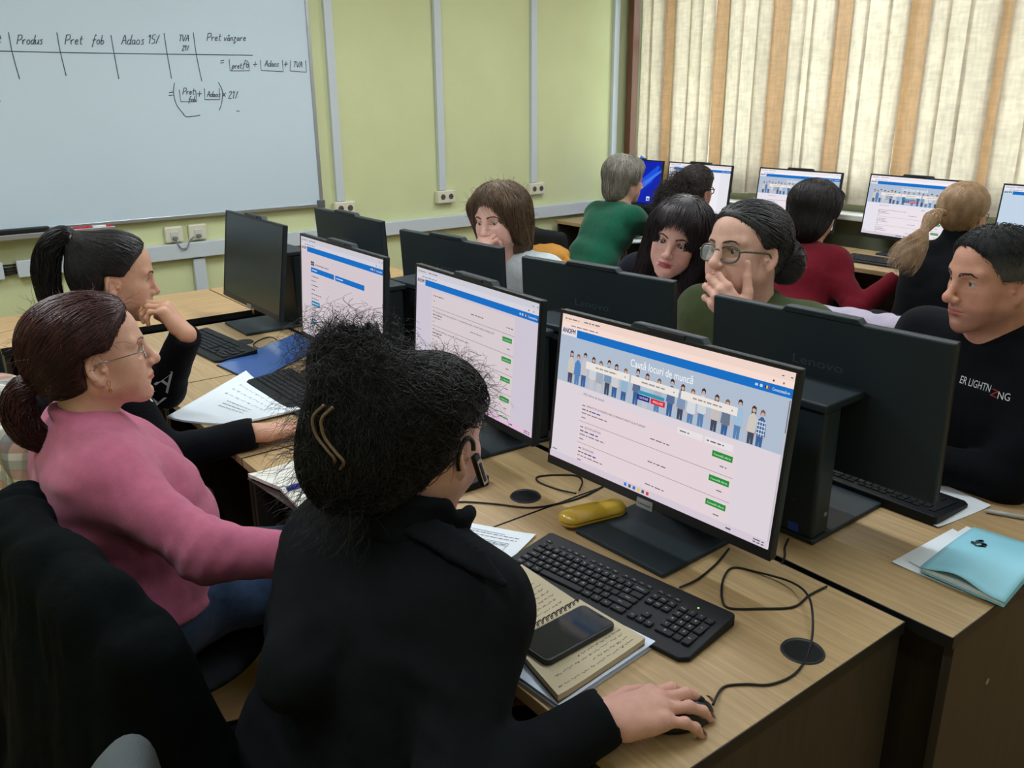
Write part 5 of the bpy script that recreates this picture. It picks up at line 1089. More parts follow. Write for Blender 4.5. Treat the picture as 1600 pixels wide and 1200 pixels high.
P_.append(strands_mesh(lock([V(-.095, 0, .095), V(-.125, 0, .105), V(-.155, 0, .07), V(-.165, 0, .01), V(-.155, 0, -.06), V(-.145, 0, -.12)], [.014, .028, .035, .038, .034, .018], 650, 22, .04), .001, .3)); hair_obj(C_, P_, H_black)
mb = MB(); mb.tube([to_w(C_, V(-.108, .02*math.cos(j), .1+.02*math.sin(j))) for j in np.linspace(0, 2*PI, 14)], .0045, 0, 8); mb.build('hair_tie', mat('tie_grey', (150, 150, 155), .5), C_.ob, C_.o)
mb = MB(); d_ = (C_.WL-C_.EL); d_ /= np.linalg.norm(d_); c1 = np.cross(d_, V(0, 0, 1)); c1 /= np.linalg.norm(c1); c2 = np.cross(d_, c1); mb.tube([C_.WL-d_*.012+.031*(math.cos(a)*c1+math.sin(a)*c2) for a in np.linspace(0, 2*PI, 20)], .0035, 0, 6); mb.build('bracelet', mat('bracelet_dark', (50, 46, 44), .3, .5, metal=.6), C_.ob, C_.o)
n0 = C_.nails[1][2]; rp = n0[0]-n0[1]*.040+n0[2]*.0; mb = MB(); c2 = np.cross(n0[2], n0[1]); mb.tube([rp-n0[2]*.010+.0105*(math.cos(a)*n0[2]+math.sin(a)*c2) for a in np.linspace(0, 2*PI, 14)], .0014, 0, 6); mb.build('ring', mat('gold', (190, 140, 84), .25, .6, metal=1), C_.ob, C_.o)
# ---- 4 brown-haired woman
R4, T4 = head_at((.112, 0, -.036), (754, 368), 3.2, 199, 4, 4, 1.04); M4 = R4@(V(.09, -.0, -.066)*1.04)+T4; Wr4 = M4-_r2*.03-_u2*.085-_fw*.02
D_ = make_person('brown-haired woman in pale top behind a dark monitor, hand raised to her face', (.112, 0, -.036), (754, 368), 3.2, 199, 4, 4, 1.04, tyaw=190, lean=.32, sw=.165, b=.98, bust=.05, wr=Wr4, wl=V(1.98, 2.3, .80), hr=(-.2, -.4, -1), cloth=('blouse', M_whites), skin=(222, 178, 164), lip=(176, 100, 100), hh=.0033, ch=.011,
                 hands=(dict(R=hand_R(_u2+_r2*.25, -_r2*.7-_fw*.5), curl=((40, 55, 30), (44, 58, 30), (46, 60, 32), (48, 60, 34)), h=.0035), None), head=dict(chub=.003), collar='none', gaze=(.0, -.3))
def ex(s):
    s.ell((-.03, 0, .045), (.105, .095, .07), k=.04); s.ell((-.06, 0, -.04), (.07, .088, .09), k=.05); s.ell((-.055, 0, -.12), (.05, .075, .06), k=.05)
    for y in (1, -1): s.cone((.03, y*.078, .05), (-.005, y*.085, -.06), .026, .02, k=.03)
S = hair_cap(.018, front=.085, temple=.042, nape=-.19, extra=ex, side=-.09, ear_back=-.005, lo=(-.2, -.16, -.24))
U_ = hair_cap(.012, front=.3, temple=.3, nape=-.3, side=-.3, h=.005)
rg = np.random.default_rng(4); rt = np.stack([rg.uniform(.03, .07, 500), rg.uniform(-.05, .05, 500), np.full(500, .13)], -1); rt = U_.project(rt, 0, 6)
P_ = base_hair(D_, H_brown, S, away((.0, 0, .14), .9), 2600, 12, .16, .001, off=(-.001, .006), jitter=.18, curl=.15, seed=31)
P_.append(strands_mesh(groom(U_, lambda P: V(.5, 0, -.35)+P*np.array((0, 16, 0), np.float32), 500, 9, .075, off=(.004, .014), roots=rt, jitter=.12, seed=33), .0011, .3))
P_.append(strands_mesh(lock([V(-.07, 0, -.1), V(-.075, 0, -.15), V(-.065, .0, -.205)], [.07, .06, .035], 400, 35), .001, .3)); P_.append(strands_mesh(free_strands(*(lambda v: (v, S.grad(v)))(S.mesh()[0]), 250, 8, .03, grav=.5, curl=.5, spread=.5, seed=36), .0005, .5)); hair_obj(D_, P_, H_brown)
# ---- 5 grey-haired woman
E_ = make_person('grey short-haired woman with glasses in dark green sweater, by the corner', (-.012, -.0715, -.012), (985, 287), 5.35, -14, 5, 0, 1.12, tyaw=0, lean=.30, sw=.165, b=1.0, bust=.04, wr=V(4.36, 3.85, .81), wl=V(4.36, 4.05, .81), hr=(-.5, -.5, -.8), cloth=('sweater', M_greens), skin=(214, 166, 146), hh=.0045, ch=.012, fold=.006, shoes=False, neck_r=.052)
S = hair_cap(.02, front=.082, temple=.03, nape=-.12, side=-.02, ear_back=-.02, h=.005, extra=lambda s: (s.ell((-.04, 0, .05), (.1, .092, .08), k=.04), s.ell((-.075, 0, -.06), (.05, .07, .06), k=.04)))
P_ = base_hair(E_, H_grey, S, away((-.02, 0, .15), .8), 1800, 9, .10, .0013, off=(-.001, .006), jitter=.2, seed=41); hair_obj(E_, P_, H_grey); glasses(E_, mat('rose_frame', (150, 90, 110), .3), lens=False, rim=.0018)
# ---- 6 curly woman
F_ = make_person('woman with dark curly ponytail and dark-rimmed glasses at the window row', (-.012, -.0715, -.012), (1101, 301), 5.0, 2, 4, 0, 1.08, lean=.1, sw=.17, b=1.05, bust=.05, wr=V(4.62, 3.5, .79), wl=V(4.62, 3.75, .79), cloth=('top', M_navy), skin=(176, 128, 106), hh=.0045, ch=.013, shoes=False)
S = hair_cap(.014, front=.072, temple=.02, nape=-.09, side=-.01, ear_back=-.02, h=.005, extra=lambda s: (s.ell((-.1, .02, .01), (.06, .07, .07), k=.04), s.ell((-.135, .05, -.06), (.07, .075, .08), k=.03), s.ell((-.14, .06, -.15), (.06, .07, .07), k=.04)), lo=(-.26, -.15, -.26))
P_ = base_hair(F_, H_curl, S, toward((-.12, .02, -.0)), 1500, 9, .12, .0012, off=(-.001, .004), jitter=.25, curl=.4, seed=51); vt, _ = S.mesh(); bk = vt[:, 0] < -.1; P_.append(strands_mesh(free_strands(vt[bk], S.grad(vt[bk])+V(0, 0, -.3), 900, 12, .08, grav=1, curl=1.4, curlf=120, spread=.5, seed=52), .001, .6)); hair_obj(F_, P_, H_curl); glasses(F_, mat('dark_frame', (28, 26, 28), .3), lens=False, rim=.0028)
mb = MB(); mb.tube([to_w(F_, V(.0, -.076, -.045)+V(.004*math.sin(a), 0, -.012+.012*math.cos(a))) for a in np.linspace(0, 2*PI, 12)], .0018, 0, 6); mb.build('earring', mat('silver', (200, 198, 194), .25, .6, metal=1), F_.ob, F_.o)
# ---- 7 woman with fringe
G_ = make_person('woman with black fringe and long dark hair leaning in behind the monitor', (.112, 0, -.036), (1040, 402), 2.62, 208, 3, -14, .96, tyaw=195, lean=.30, side_lean=.16, ndrop=.115, nfwd=-.10, sw=.19, b=1.0, bust=.05, wr=V(2.0, 2.05, .80), wl=V(2.0, 1.84, .80), cloth=('cardigan', M_navy), skin=(214, 168, 156), lip=(178, 84, 92), cheek=.2, hh=.003, ch=.011, collar='scoop', head=dict(jaw=1.0, nosew=.95), gaze=(0, -.25), iris=(60, 50, 44), lash=.0009)
def ex(s):
    s.ell((-.03, 0, .055), (.105, .092, .078), k=.04); s.ell((-.065, 0, -.05), (.06, .085, .1), k=.05)
    for y in (1, -1): s.cone((.005, y*.078, .03), (-.0, y*.09, -.17), .027, .022, k=.03); s.cone((-.05, y*.07, -.05), (-.03, y*.08, -.2), .04, .03, k=.04)
S = hair_cap(.014, front=.08, temple=.045, nape=-.3, side=-.3, extra=ex, ear_back=.0, lo=(-.2, -.16, -.28)); U_ = hair_cap(.010, front=.3, temple=.3, nape=-.3, side=-.3, h=.005)
P_ = base_hair(G_, H_bang, S, away((.0, 0, .14), .9), 2600, 12, .2, .001, off=(-.001, .005), jitter=.08, seed=61)
rt = np.stack([rg.uniform(.025, .075, 700), rg.uniform(-.068, .068, 700), np.full(700, .13)], -1); rt = U_.project(rt, 0, 6)
P_.append(strands_mesh(groom(U_, lambda P: V(.8, 0, -.6)+P*np.array((0, 3, 0), np.float32), 700, 10, .074, off=(.003, .012), roots=rt, jitter=.07, rvar=.16, seed=63), .0012, .3)); hair_obj(G_, P_, H_bang)
mb = MB(); mb.tube([to_w(G_, V(.0, -.082, -.055)+V(.012*math.sin(a), 0, -.012+.014*math.cos(a))) for a in np.linspace(0, 2*PI, 14)], .0022, 0, 6); mb.build('earring', mat('silver', (200, 198, 194), .25, .6, metal=1), G_.ob, G_.o)
# ---- 8 woman with glasses, hand over mouth
R8, T8 = head_at((-.012, .0715, -.012), (1201, 405), 2.36, 176, -8, 4, 1.1); M8 = R8@(V(.1, 0, -.062)*1.1)+T8; Wl8 = M8+_r2*.072-_u2*.128-_fw*.035
H_ = make_person('woman in olive top with glasses and pulled-back streaked hair, hand over her mouth', (-.012, .0715, -.012), (1201, 405), 2.36, 176, -8, 4, 1.1, tyaw=186, lean=.30, sw=.18, b=1.16, bust=.06, wl=Wl8, wr=V(1.98, 1.5, .80), hl=(.2, .1, -1), cloth=('sweater', M_olive), skin=(212, 168, 150), lip=(176, 104, 100), cheek=.16, hh=.0028, ch=.010, neck_r=.058,
                 hands=(None, dict(R=hand_R(-_r2*.62+_u2*.75+_fw*.1, -_fw*.85-_r2*.3), curl=((30, 42, 25), (32, 44, 25), (34, 46, 26), (36, 48, 28)), thumb=((.05, .055, -.012), (.08, .078, -.012), (.105, .10, -.010)), spread=(4, 0, -4, -9), h=.0024, sc=1.08)), head=dict(age=1.4, chub=.007, w=1.04, nosew=1.12), gaze=(0, -.2))
S = hair_cap(.008, front=.07, temple=.015, nape=-.085, side=.0, ear_back=-.03, kc=.016, extra=lambda s: (s.ell((-.15, .02, -.02), (.045, .05, .058), k=.012), s.ell((-.05, 0, .05), (.085, .08, .072), k=.04)))
P_ = base_hair(H_, H_streak, S, toward((-.13, 0, -.02)), 2600, 12, .17, .001, off=(-.001, .003), jitter=.09, seed=71); hair_obj(H_, P_, H_streak)
glasses(H_, mat('olive_frame', (92, 88, 74), .35, .5), w=.057, hgt=.040, rim=.0028, x=.098, cat=.2, z=-.006)
# ---- 9 woman in red
I_ = make_person('woman with dark bob in wine red sweater seen from behind, arm stretched to the keyboard', (-.012, -.0715, -.012), (1294, 341), 4.42, 4, 8, 0, 1.16, lean=.2, sw=.185, b=1.2, bust=.05, wr=onz(1400, 436, .80), wl=V(4.45, 2.95, .98), hr=(-.3, -.8, -.7), cloth=('sweater', M_reds), skin=(196, 148, 126), hh=.004, ch=.012, fold=.006, shoes=False, neck_r=.056)
S = hair_cap(.026, front=.085, temple=.03, nape=-.135, side=-.02, ear_back=-.02, h=.005, extra=lambda s: (s.ell((-.035, 0, .06), (.115, .1, .085), k=.04), s.ell((-.085, 0, -.06), (.06, .085, .07), k=.05), s.ell((.085, -.02, .085), (.03, .06, .028), k=.03)))
P_ = base_hair(I_, H_bob, S, away((.02, 0, .15), .8), 2000, 10, .13, .0012, off=(-.001, .005), jitter=.12, seed=81); hair_obj(I_, P_, H_bob)
# ---- 10 blonde
J_ = make_person('blonde woman with long ponytail and black turtleneck, seen from behind at the window row', (-.012, -.0715, -.012), (1530, 341), 3.82, -4, 6, 0, 1.04, lean=.1, sw=.17, b=1.02, bust=.05, wr=V(4.58, 1.75, .80), wl=V(4.58, 2.0, .80), cloth=('turtleneck', M_black), collar='turtle', skin=(206, 160, 142), hh=.004, ch=.011, shoes=False)
S = hair_cap(.013, front=.075, temple=.025, nape=-.1, side=-.015, ear_back=-.03, h=.0045, extra=lambda s: s.ell((-.05, 0, .04), (.092, .083, .08), k=.04))
tie = loc(J_, 1466, 333, 3.75); P_ = base_hair(J_, H_blond, S, toward(tie), 2200, 12, .18, .0011, off=(-.001, .003), jitter=.07, seed=91)
tie2 = loc(J_, 1444, 360, 3.70); path = [tie+V(.05, 0, 0), tie, (tie+tie2)/2+V(0, .0, .01), tie2, loc(J_, 1432, 380, 3.68), loc(J_, 1418, 398, 3.67), loc(J_, 1404, 420, 3.66)]
P_.append(strands_mesh(lock(path, [.012, .019, .036, .018, .05, .07, .065], 1000, 92, .05), .0011, .3)); hair_obj(J_, P_, H_blond); glasses(J_, mat('brown_frame', (110, 84, 66), .3), lens=False, rim=.0016)
mb = MB()
for q in (tie, tie2): mb.tube([to_w(J_, q+V(.004*math.cos(j)*0, .016*math.cos(j), .016*math.sin(j))) for j in np.linspace(0, 2*PI, 14)], .005, 0, 8)
mb.build('hair_tie', mat('tie_beige', (170, 140, 110), .6), J_.ob, J_.o)
# ---- 11 the man
K_ = make_person('man with short dark hair in black printed sweatshirt at the right edge', (.112, 0, -.036), (1478, 467), 2.05, 152, 3, 0, 1.03, tyaw=172, lean=.06, sw=.19, b=1.12, wr=V(2.02, 1.18, .80), wl=V(2.0, 1.0, .80), hr=(-.3, -.4, -1), hl=(-.2, .7, -.7), cloth=('sweatshirt', M_black), skin=(200, 146, 124), lip=(176, 104, 96), cheek=.25, stubble=.65, hh=.0024, ch=.009, neck_r=.062, head=dict(brow=.002, jaw=1.15, nose=1.02, nosew=1.05, lips=.85), ndrop=.135, gaze=(0, .0), brow=1.25, iris=(80, 80, 70), lash=.0004, white=(200, 195, 190))
S = hair_cap(.006, front=.072, temple=.026, nape=-.08, side=-.005, ear_back=-.03, h=.003)
st = groom(S, away((.02, 0, .2), .3), 3000, 4, .014, off=(.0, .005), jitter=.3, seed=101); v, q = join([S.mesh(), strands_mesh(st, .0008, .4)])
k = np.clip((v[:, 2]-.035-.2*np.abs(v[:, 0])*0)/.035, 0, 1)[:, None]; top, sd = np.array(lin((28, 28, 30))[:3]), np.array(lin((88, 86, 82))[:3])
mesh_obj('hair', to_w(K_, v), q, mat('hair_cropped', (40, 40, 40), .55, .3, attr='tint', bump=.4, bscale=700), K_.ob, K_.o, attr=top*k+sd*(1-k))

# ------------------------------------------------------------------ chairs, coats
M_cbk = mat('chair_black_fabric', (26, 28, 30), .85, .2, bump=.3, bscale=350); M_cgr = mat('chair_grey_fabric', (92, 98, 100), .9, .2, bump=.3, bscale=350); M_cye = mat('chair_lime_fabric', (140, 144, 52), .85, .2, bump=.3, bscale=350); M_cpl = mat('chair_plastic', (24, 25, 27), .5)
def chair(x, y, yaw, m, label, top=.9, w=.44, group='swivel chairs', shape=None):
    """swivel chair, local +x is where the sitter faces"""
    t = tag(empty('office_chair', (x, y, 0), math.radians(yaw)), label, 'chair', group)
    s = SDF((-.3, -.3, .36), (.3, .3, .52), .012); s.ell((0, 0, .395), (.235, .235, .04), k=.02); s.cone((-.1, -.1, .40), (.1, .1, .40), .03, .03, k=.05); v, q = s.mesh(); mesh_obj('seat', v, q, m, t)
    s = SDF((-.42, -.34, .42), (-.02, .34, top+.06), .012)
    hb = min(.34, top-.52)
    for z in np.linspace(top-hb, top-.07, 8):
        u = (z-top+hb)/hb; hw = w/2*(1-.12*u**3)-.07
        for a, b in zip(np.linspace(-1, 1, 7), np.linspace(-1, 1, 7)[1:]): s.cone((-.26-.05*u+.05*a*a, a*hw, z), (-.26-.05*u+.05*b*b, b*hw, z), .03, .03, k=.03)
    if shape: shape(s, top)
    v, q = s.mesh(); mesh_obj('backrest', v, q, m, t)
    MB().tube(smooth_path([(-.1, 0, .38), (-.26, 0, .40), (-.31, 0, .55), (-.315, 0, top-.2)], 5), .018, 0, 8, flat=2.2).build('back_support', M_cpl, t)
    MB().lathe([(.0, .09), (.03, .09), (.03, .2), (.022, .21), (.022, .36), (.06, .362), (.06, .37), (0, .37)], 0, 16).build('gas_column', M_cpl, t)
    b = MB()
    for k in range(5): a = 2*PI*k/5; b.tube([(.02*math.cos(a), .02*math.sin(a), .1), (.27*math.cos(a), .27*math.sin(a), .072)], [.026, .016], 0, 8)
    b.build('star_base', M_cpl, t)
    for k in range(5): a = 2*PI*k/5; c = (.27*math.cos(a), .27*math.sin(a)); MB().tube([(c[0]-.02*math.sin(a), c[1]+.02*math.cos(a), .028), (c[0]+.02*math.sin(a), c[1]-.02*math.cos(a), .028)], .027, 0, 12).tube([(c[0], c[1], .04), (c[0], c[1], .075)], .008, 0, 6).build('caster', M_cpl, t)
    return t
def seat_of(p, m, label, top, dx=0, dy=0, yaw=0): return chair(p.P[0]+dx, p.P[1]+dy, yaw, m, label, top)
gx = onz(165, 1172, .86); chair(gx[0]+.30, gx[1]+.05, 10, M_cgr, 'grey rounded chair at the bottom edge, under the woman in the black jacket', .835, .33)
seat_of(B_, M_cbk, 'black chair under the woman in pink, hidden by a leather jacket', .86, .05, 0, -4)
seat_of(C_, M_cbk, 'black chair under the ponytailed woman in the black sweatshirt, covered by a plaid shirt', .86, -.0, 0, -4)
seat_of(D_, M_cye, 'lime chair of the brown-haired woman', .84, 0, 0, 190); seat_of(G_, M_cye, 'lime chair back showing beside the raised hand of the woman with glasses', 1.0, 0.0, .02, 190)
seat_of(H_, M_cbk, 'black chair under the woman in olive', .84, 0, 0, 186); seat_of(K_, M_cbk, 'black chair under the man', .8, 0, 0, 170)
chair(E_.P[0]+.06, E_.P[1]+.1, -4, M_cbk, 'black chair behind the grey-haired woman, with a mustard coat on it', .93, .46)
for p_, lb in ((F_, 'black chair of the curly-haired woman'), (I_, 'black chair of the woman in red'), (J_, 'black chair of the blonde woman')): seat_of(p_, M_cbk, lb, .78)
chair(3.16, 1.60, 0, M_cbk, 'black chair in the aisle carrying a lilac garment', .86)
chair(.19, 3.75, 90, M_cbk, 'black chair at the left edge in front of the yellow wall', .98)
M_leather = mat('black_leather', (16, 20, 21), .7, .015, bump=.2, bscale=90, noise=.15, nscale=12)
def drape(name, label, cat, m, build, lo, hi, h=.009, fold=.008, fd=(1.3, 1.3, .35), sc=16):
    s = SDF(lo, hi, h); build(s); s.displace(lambda X: vnoise(X*np.array(fd, np.float32), sc)*fold+vnoise(X*np.array(fd, np.float32), sc*2.3)*fold*.4); v, q = s.mesh(); o = ((lo[0]+hi[0])/2, (lo[1]+hi[1])/2, lo[2]); return tag(mesh_obj(name, v, q, m, origin=o), label, cat), s
cx_, cy_ = .165, B_.P[1]
def lj(s):
    T_ = [V(.20, 1.98, .80), V(.165, 1.86, .86), V(.15, 1.70, .90), V(.165, 1.52, .905), V(.205, 1.38, .88), V(.245, 1.29, .82)]
    for a, b in zip(T_, T_[1:]):
        s.cone(a, b, .042, .042, k=.04)
        for u in np.linspace(0, 1, 7): p = a+(b-a)*u; s.cone(p, V(p[0]-.07, p[1], .28), .04, .05, k=.05)
    s.cone(V(.19, 1.42, .89), V(.25, 1.28, .83), .034, .03, k=.015); s.cone(V(.255, 1.27, .83), V(.335, 1.25, .5), .052, .06, k=.02); s.cone(V(.335, 1.25, .5), V(.31, 1.30, .2), .053, .048, k=.02)
    s.cone(V(.13, 1.64, .92), V(.15, 1.48, .925), .022, .022, k=.02); s.cone(V(.15, 1.48, .92), V(.235, 1.31, .85), .020, .014, k=.008); s.cone(V(.12, 1.62, .90), V(.10, 1.62, .55), .012, .012, k=.02)
drape('leather_jacket', 'black leather jacket hanging over the chair of the woman in pink', 'jacket', M_leather, lj, (-.05, 1.08, .12), (.42, 2.05, 1.04), .008, .009)
mp_ = bpy.data.materials.new('plaid_flannel'); mp_.use_nodes = True; _n = mp_.node_tree; _b = _n.nodes['Principled BSDF']; _b.inputs['Roughness'].default_value = .9; _b.inputs['Specular IOR Level'].default_value = .1
_tc = _n.nodes.new('ShaderNodeTexCoord'); _prev = None
for ax_, col, off_ in (('Z', (150, 148, 140), 0), ('Y', (152, 150, 144), .6), ('Z', (178, 108, 92), 2.2), ('Y', (92, 104, 116), 2.6)):
    w_ = _n.nodes.new('ShaderNodeTexWave'); w_.bands_direction = ax_; w_.inputs['Scale'].default_value = 5.2; w_.inputs['Distortion'].default_value = .5; w_.inputs['Phase Offset'].default_value = off_; _n.links.new(_tc.outputs['Object'], w_.inputs['Vector'])
    r_ = _n.nodes.new('ShaderNodeMapRange'); r_.inputs[1].default_value = .62; r_.inputs[2].default_value = .72; r_.inputs[4].default_value = .62; _n.links.new(w_.outputs['Fac'], r_.inputs[0])
    x_ = _n.nodes.new('ShaderNodeMix'); x_.data_type = 'RGBA'; _n.links.new(r_.outputs[0], x_.inputs[0]); x_.inputs[7].default_value = lin(col)
    if _prev is None: x_.inputs[6].default_value = lin((222, 218, 206))
    else: _n.links.new(_prev, x_.inputs[6])
    _prev = x_.outputs[2]
_n.links.new(_prev, _b.inputs['Base Color'])
px_, py_ = .215, 2.30
def pl(s):
    T_ = [V(px_+.10, py_+.30, .84), V(px_+.02, py_+.2, .93), V(px_-.0, py_, .955), V(px_+.02, py_-.16, .92), V(px_+.05, py_-.24, .84)]
    for a, b in zip(T_, T_[1:]):
        s.cone(a, b, .045, .045, k=.04)
        for u in np.linspace(0, 1, 4): p = a+(b-a)*u; s.cone(p, V(p[0]-.07, p[1]+.05, .30), .042, .036, k=.03)
    s.cone(V(px_+.05, py_-.2, .9), V(px_-.02, py_-.27, .45), .045, .04, k=.03)
drape('plaid_shirt', 'pale plaid shirt draped over the chair at the left edge', 'shirt', mp_, pl, (px_-.3, py_-.45, .2), (px_+.3, py_+.5, 1.05), .009, .014, (1, 1, .6), 14)
mc = V(E_.P[0]-.28, E_.P[1]-.03, -.09)
def mu(s):
    for a, b in ((V(0, .16, .80), V(.02, -.18, .76)), (V(-.03, .14, .72), V(-.02, -.18, .68)), (V(0, .1, .84), V(.03, -.06, .85)), (V(0, .15, .78), V(-.04, .16, .45)), (V(0, -.05, .75), V(-.04, -.06, .42)), (V(.0, -.17, .75), V(-.04, -.2, .45))): s.cone(mc+a, mc+b, .065, .055, k=.05)
drape('mustard_coat', 'mustard coat slung over the black chair behind the grey-haired woman', 'coat', mat('mustard_cloth', (186, 132, 60), .85, .2, bump=.3, bscale=200), mu, mc+V(-.2, -.35, .38), mc+V(.2, .32, 1.0), .011, .016, (1.2, .8, 1.2), 14)
lc = V(2.86, 1.60, 0)
def li(s):
    for a, b in ((V(0, .22, .86), V(0, -.24, .885)), (V(-.03, .24, .84), V(-.06, .26, .5)), (V(-.03, .0, .84), V(-.07, .0, .5)), (V(-.03, -.25, .84), V(-.06, -.26, .5)), (V(-.03, .12, .84), V(-.07, .12, .5)), (V(-.03, -.12, .84), V(-.07, -.12, .5))): s.cone(lc+a, lc+b, .05, .045, k=.06)
drape('lilac_cardigan', 'pale lilac garment draped over the aisle chair beside the man', 'garment', mat('lilac_cloth', (176, 166, 184), .85, .2, bump=.3, bscale=200), li, lc+V(-.2, -.4, .4), lc+V(.2, .4, 1.0), .012, .008)
# ------------------------------------------------------------------ things on the desks
M_paper = mat('paper_white', (222, 230, 236), .8, .15); M_print = mat('print_grey', (120, 124, 130), .8); M_pen = mat('ballpoint_ink', (104, 102, 112), .8); M_cream = mat('paper_cream', (196, 184, 156), .85, .1); M_edgep = mat('page_edges', (176, 160, 128), .9)
def sheet(name, corners, label, cat, z, lines=None, m=None, group=None, curl=.004, thick=.0012, ink=None, seed=0):
    """a sheet (or thin stack) by its four corners, far-left round to near-left; lines draws rows of print or handwriting"""
    C = np.array([(c[0], c[1]) for c in corners]); n = 10; c0 = C.mean(0); r = random.Random(seed); vs_ = []; ph = r.uniform(0, 6)
    def pt(u, v, dz=0): p = (C[0]*(1-u)+C[1]*u)*(1-v)+(C[3]*(1-u)+C[2]*u)*v; return (p[0]-c0[0], p[1]-c0[1], thick+dz+curl*(max(0, abs(u-.5)*2)**4+.4*math.sin(ph+u*3+v*2)**2*abs(v-.5)))
    mb = MB()
    for j in range(n+1):
        for i in range(n+1): vs_.append(pt(i/n, j/n))
    bt = [(x, y, max(0.0002, z_-thick)) for x, y, z_ in vs_]; k = len(vs_)
    f = [(j*(n+1)+i, (j+1)*(n+1)+i, (j+1)*(n+1)+i+1, j*(n+1)+i+1) for j in range(n) for i in range(n)]
    if np.cross(C[1]-C[0], C[3]-C[0]) > 0: f = [q[::-1] for q in f]
    rim = [i for i in range(n+1)]+[(j+1)*(n+1)-1 for j in range(1, n+1)]+[n*(n+1)+i for i in range(n-1, -1, -1)]+[j*(n+1) for j in range(n-1, 0, -1)]
    mb.add(vs_+bt, f+[tuple(k+i for i in q[::-1]) for q in f]+[(a, b, b+k, a+k) for a, b in zip(rim, rim[1:]+rim[:1])], 0)
    if lines:
        for (u0, u1, v, kind) in lines:
            if kind == 'p' or kind == 'r':
                u = u0
                while u < u1:
                    w = (u1-u0) if kind == 'r' else min(r.uniform(.02, .07), u1-u); h = .0035 if kind == 'r' else .006; a, b, c, d = pt(u, v-h, .0006), pt(u+w, v-h, .0006), pt(u+w, v+h, .0006), pt(u, v+h, .0006); mb.quad(a, b, c, d, 1); u += w+.012
            elif kind == 'v': mb.quad(pt(u0-.002, v, .0006), pt(u0+.002, v, .0006), pt(u0+.002, u1, .0006), pt(u0-.002, u1, .0006), 1)
            else:
                u = u0
                while u < u1:
                    w = min(r.uniform(.03, .12), u1-u); P = [pt(u+w*q/8, v+r.uniform(-.012, .012)+(.006 if q % 2 else -.006), .0008) for q in range(9)]
                    mb.tube(P, .00032, 1, 4); u += w+.022
    return tag(mb.build(name, [m or M_paper, ink or M_print], origin=None), label, cat, group), mb, c0
def put(o, c0, z): o.location = (c0[0], c0[1], z); return o
def hand_lines(n, v0=.08, v1=.94, u0=.06, u1=.92, seed=1):
    r = random.Random(seed); return [(u0+r.uniform(0, .08), u0+(u1-u0)*r.uniform(.45, 1), v0+(v1-v0)*i/(n-1), 'h') for i in range(n)]
tab = [(.1, .75, .12, 'r'), (.12, .9, .16, 'p'), (.1, .9, .22, 'p'), (.2, .85, .3, 'r'), (.2, .85, .36, 'r'), (.2, .85, .5, 'r')]+[(u, .5, .3, 'v') for u in (.2, .33, .46, .6, .72, .85)]+[(.22, .84, .33, 'p')]+[(.1, .88, v, 'p') for v in (.58, .64, .7, .76, .82)]
q = [onz(*c, DESK) for c in ((675, 806), (838, 838), (770, 905), (640, 872))]; o, _, c0 = sheet('printed_sheet', q, 'printed sheet with a small table, under the left end of the nearest keyboard', 'paper', 0, tab, curl=.004, seed=2); put(o, c0, DESK+.0002)
q = [onz(*c, DESK) for c in ((700, 850), (775, 880), (742, 955), (660, 930))]; o, _, c0 = sheet('blank_sheet', q, 'plain white sheet peeking out beside the top of the open diary', 'paper', 0, None, seed=3); put(o, c0, DESK+.0018)
# white-blue notebook under the diary, then the wire-bound diary, then the phone
q = [V(.985, 1.215), V(.995, .876), V(.748, .852), V(.738, 1.19)]
def slab(name, C, z0, z1, mats, parent, c0, mi=0, bevel=.001): 
    C = np.array([(c[0]-c0[0], c[1]-c0[1]) for c in C]); 
    if np.cross(C[1]-C[0], C[2]-C[0]) < 0: C = C[::-1]
    return MB().prism([tuple(c) for c in C], z0, z1).build(name, mats, parent, bevel=bevel)
def inset(C, a, b): C = np.array([(c[0], c[1]) for c in C]); m_ = C.mean(0); e = C-m_; return [tuple(m_+x*np.array((1-a, 1-b))) for x in e]
c0 = V(.866, 1.03); nb = tag(empty('notebook', (c0[0], c0[1], DESK)), 'white-covered notebook lying under the open cream diary', 'notebook'); M_ncov = mat('notebook_cover', (206, 220, 240), .4)
slab('back_cover', [V(.985, 1.03), V(.992, .874), V(.745, .85), V(.735, 1.02)], .0003, .002, M_ncov, nb, c0); slab('pages', [V(.98, 1.025), V(.987, .879), V(.749, .856), V(.741, 1.016)], .002, .009, mat('page_block', (220, 224, 232), .9), nb, c0); slab('front_cover', [V(.985, 1.03), V(.992, .874), V(.745, .85), V(.735, 1.02)], .009, .011, M_ncov, nb, c0, bevel=.0006)
dz = DESK+.0112; TLd, TRd = onz(815, 885, dz+.004), onz(650, 812, dz)                     # diary: upper page from (815,885) to the wire, lower page to (1010,1002)/(868,1092)
W0, W1 = onz(906, 940, dz+.01), onz(796, 1002, dz+.01); L0, L1 = onz(1008, 1000, dz+.01), onz(872, 1090, dz+.01); T0, T1 = onz(815, 886, DESK+.012), onz(712, 950, DESK+.012)
cD = (W0+W1)/2; dia = tag(empty('diary', (cD[0], cD[1], DESK)), 'open wire-bound diary with cream handwritten pages in front of the keyboard', 'diary')
def pg(name, C, z0, z1, seed, lines):
    o, mb, c = sheet(name, C, None, None, 0, lines, M_cream, curl=.003, thick=z1-z0, ink=M_pen, seed=seed); o.parent = dia; o.location = (c[0]-cD[0], c[1]-cD[1], z0); return o
ax = (W1-W0)[:2]
pg('upper_page', [T0, T1, W1, W0], .0115, .0155, 5, [(.62, .9, .9, 'h')]+[(.1, .45, .12, 'h'), (.12, .4, .18, 'h')]+hand_lines(9, .28, .92, .08, .9, 6))
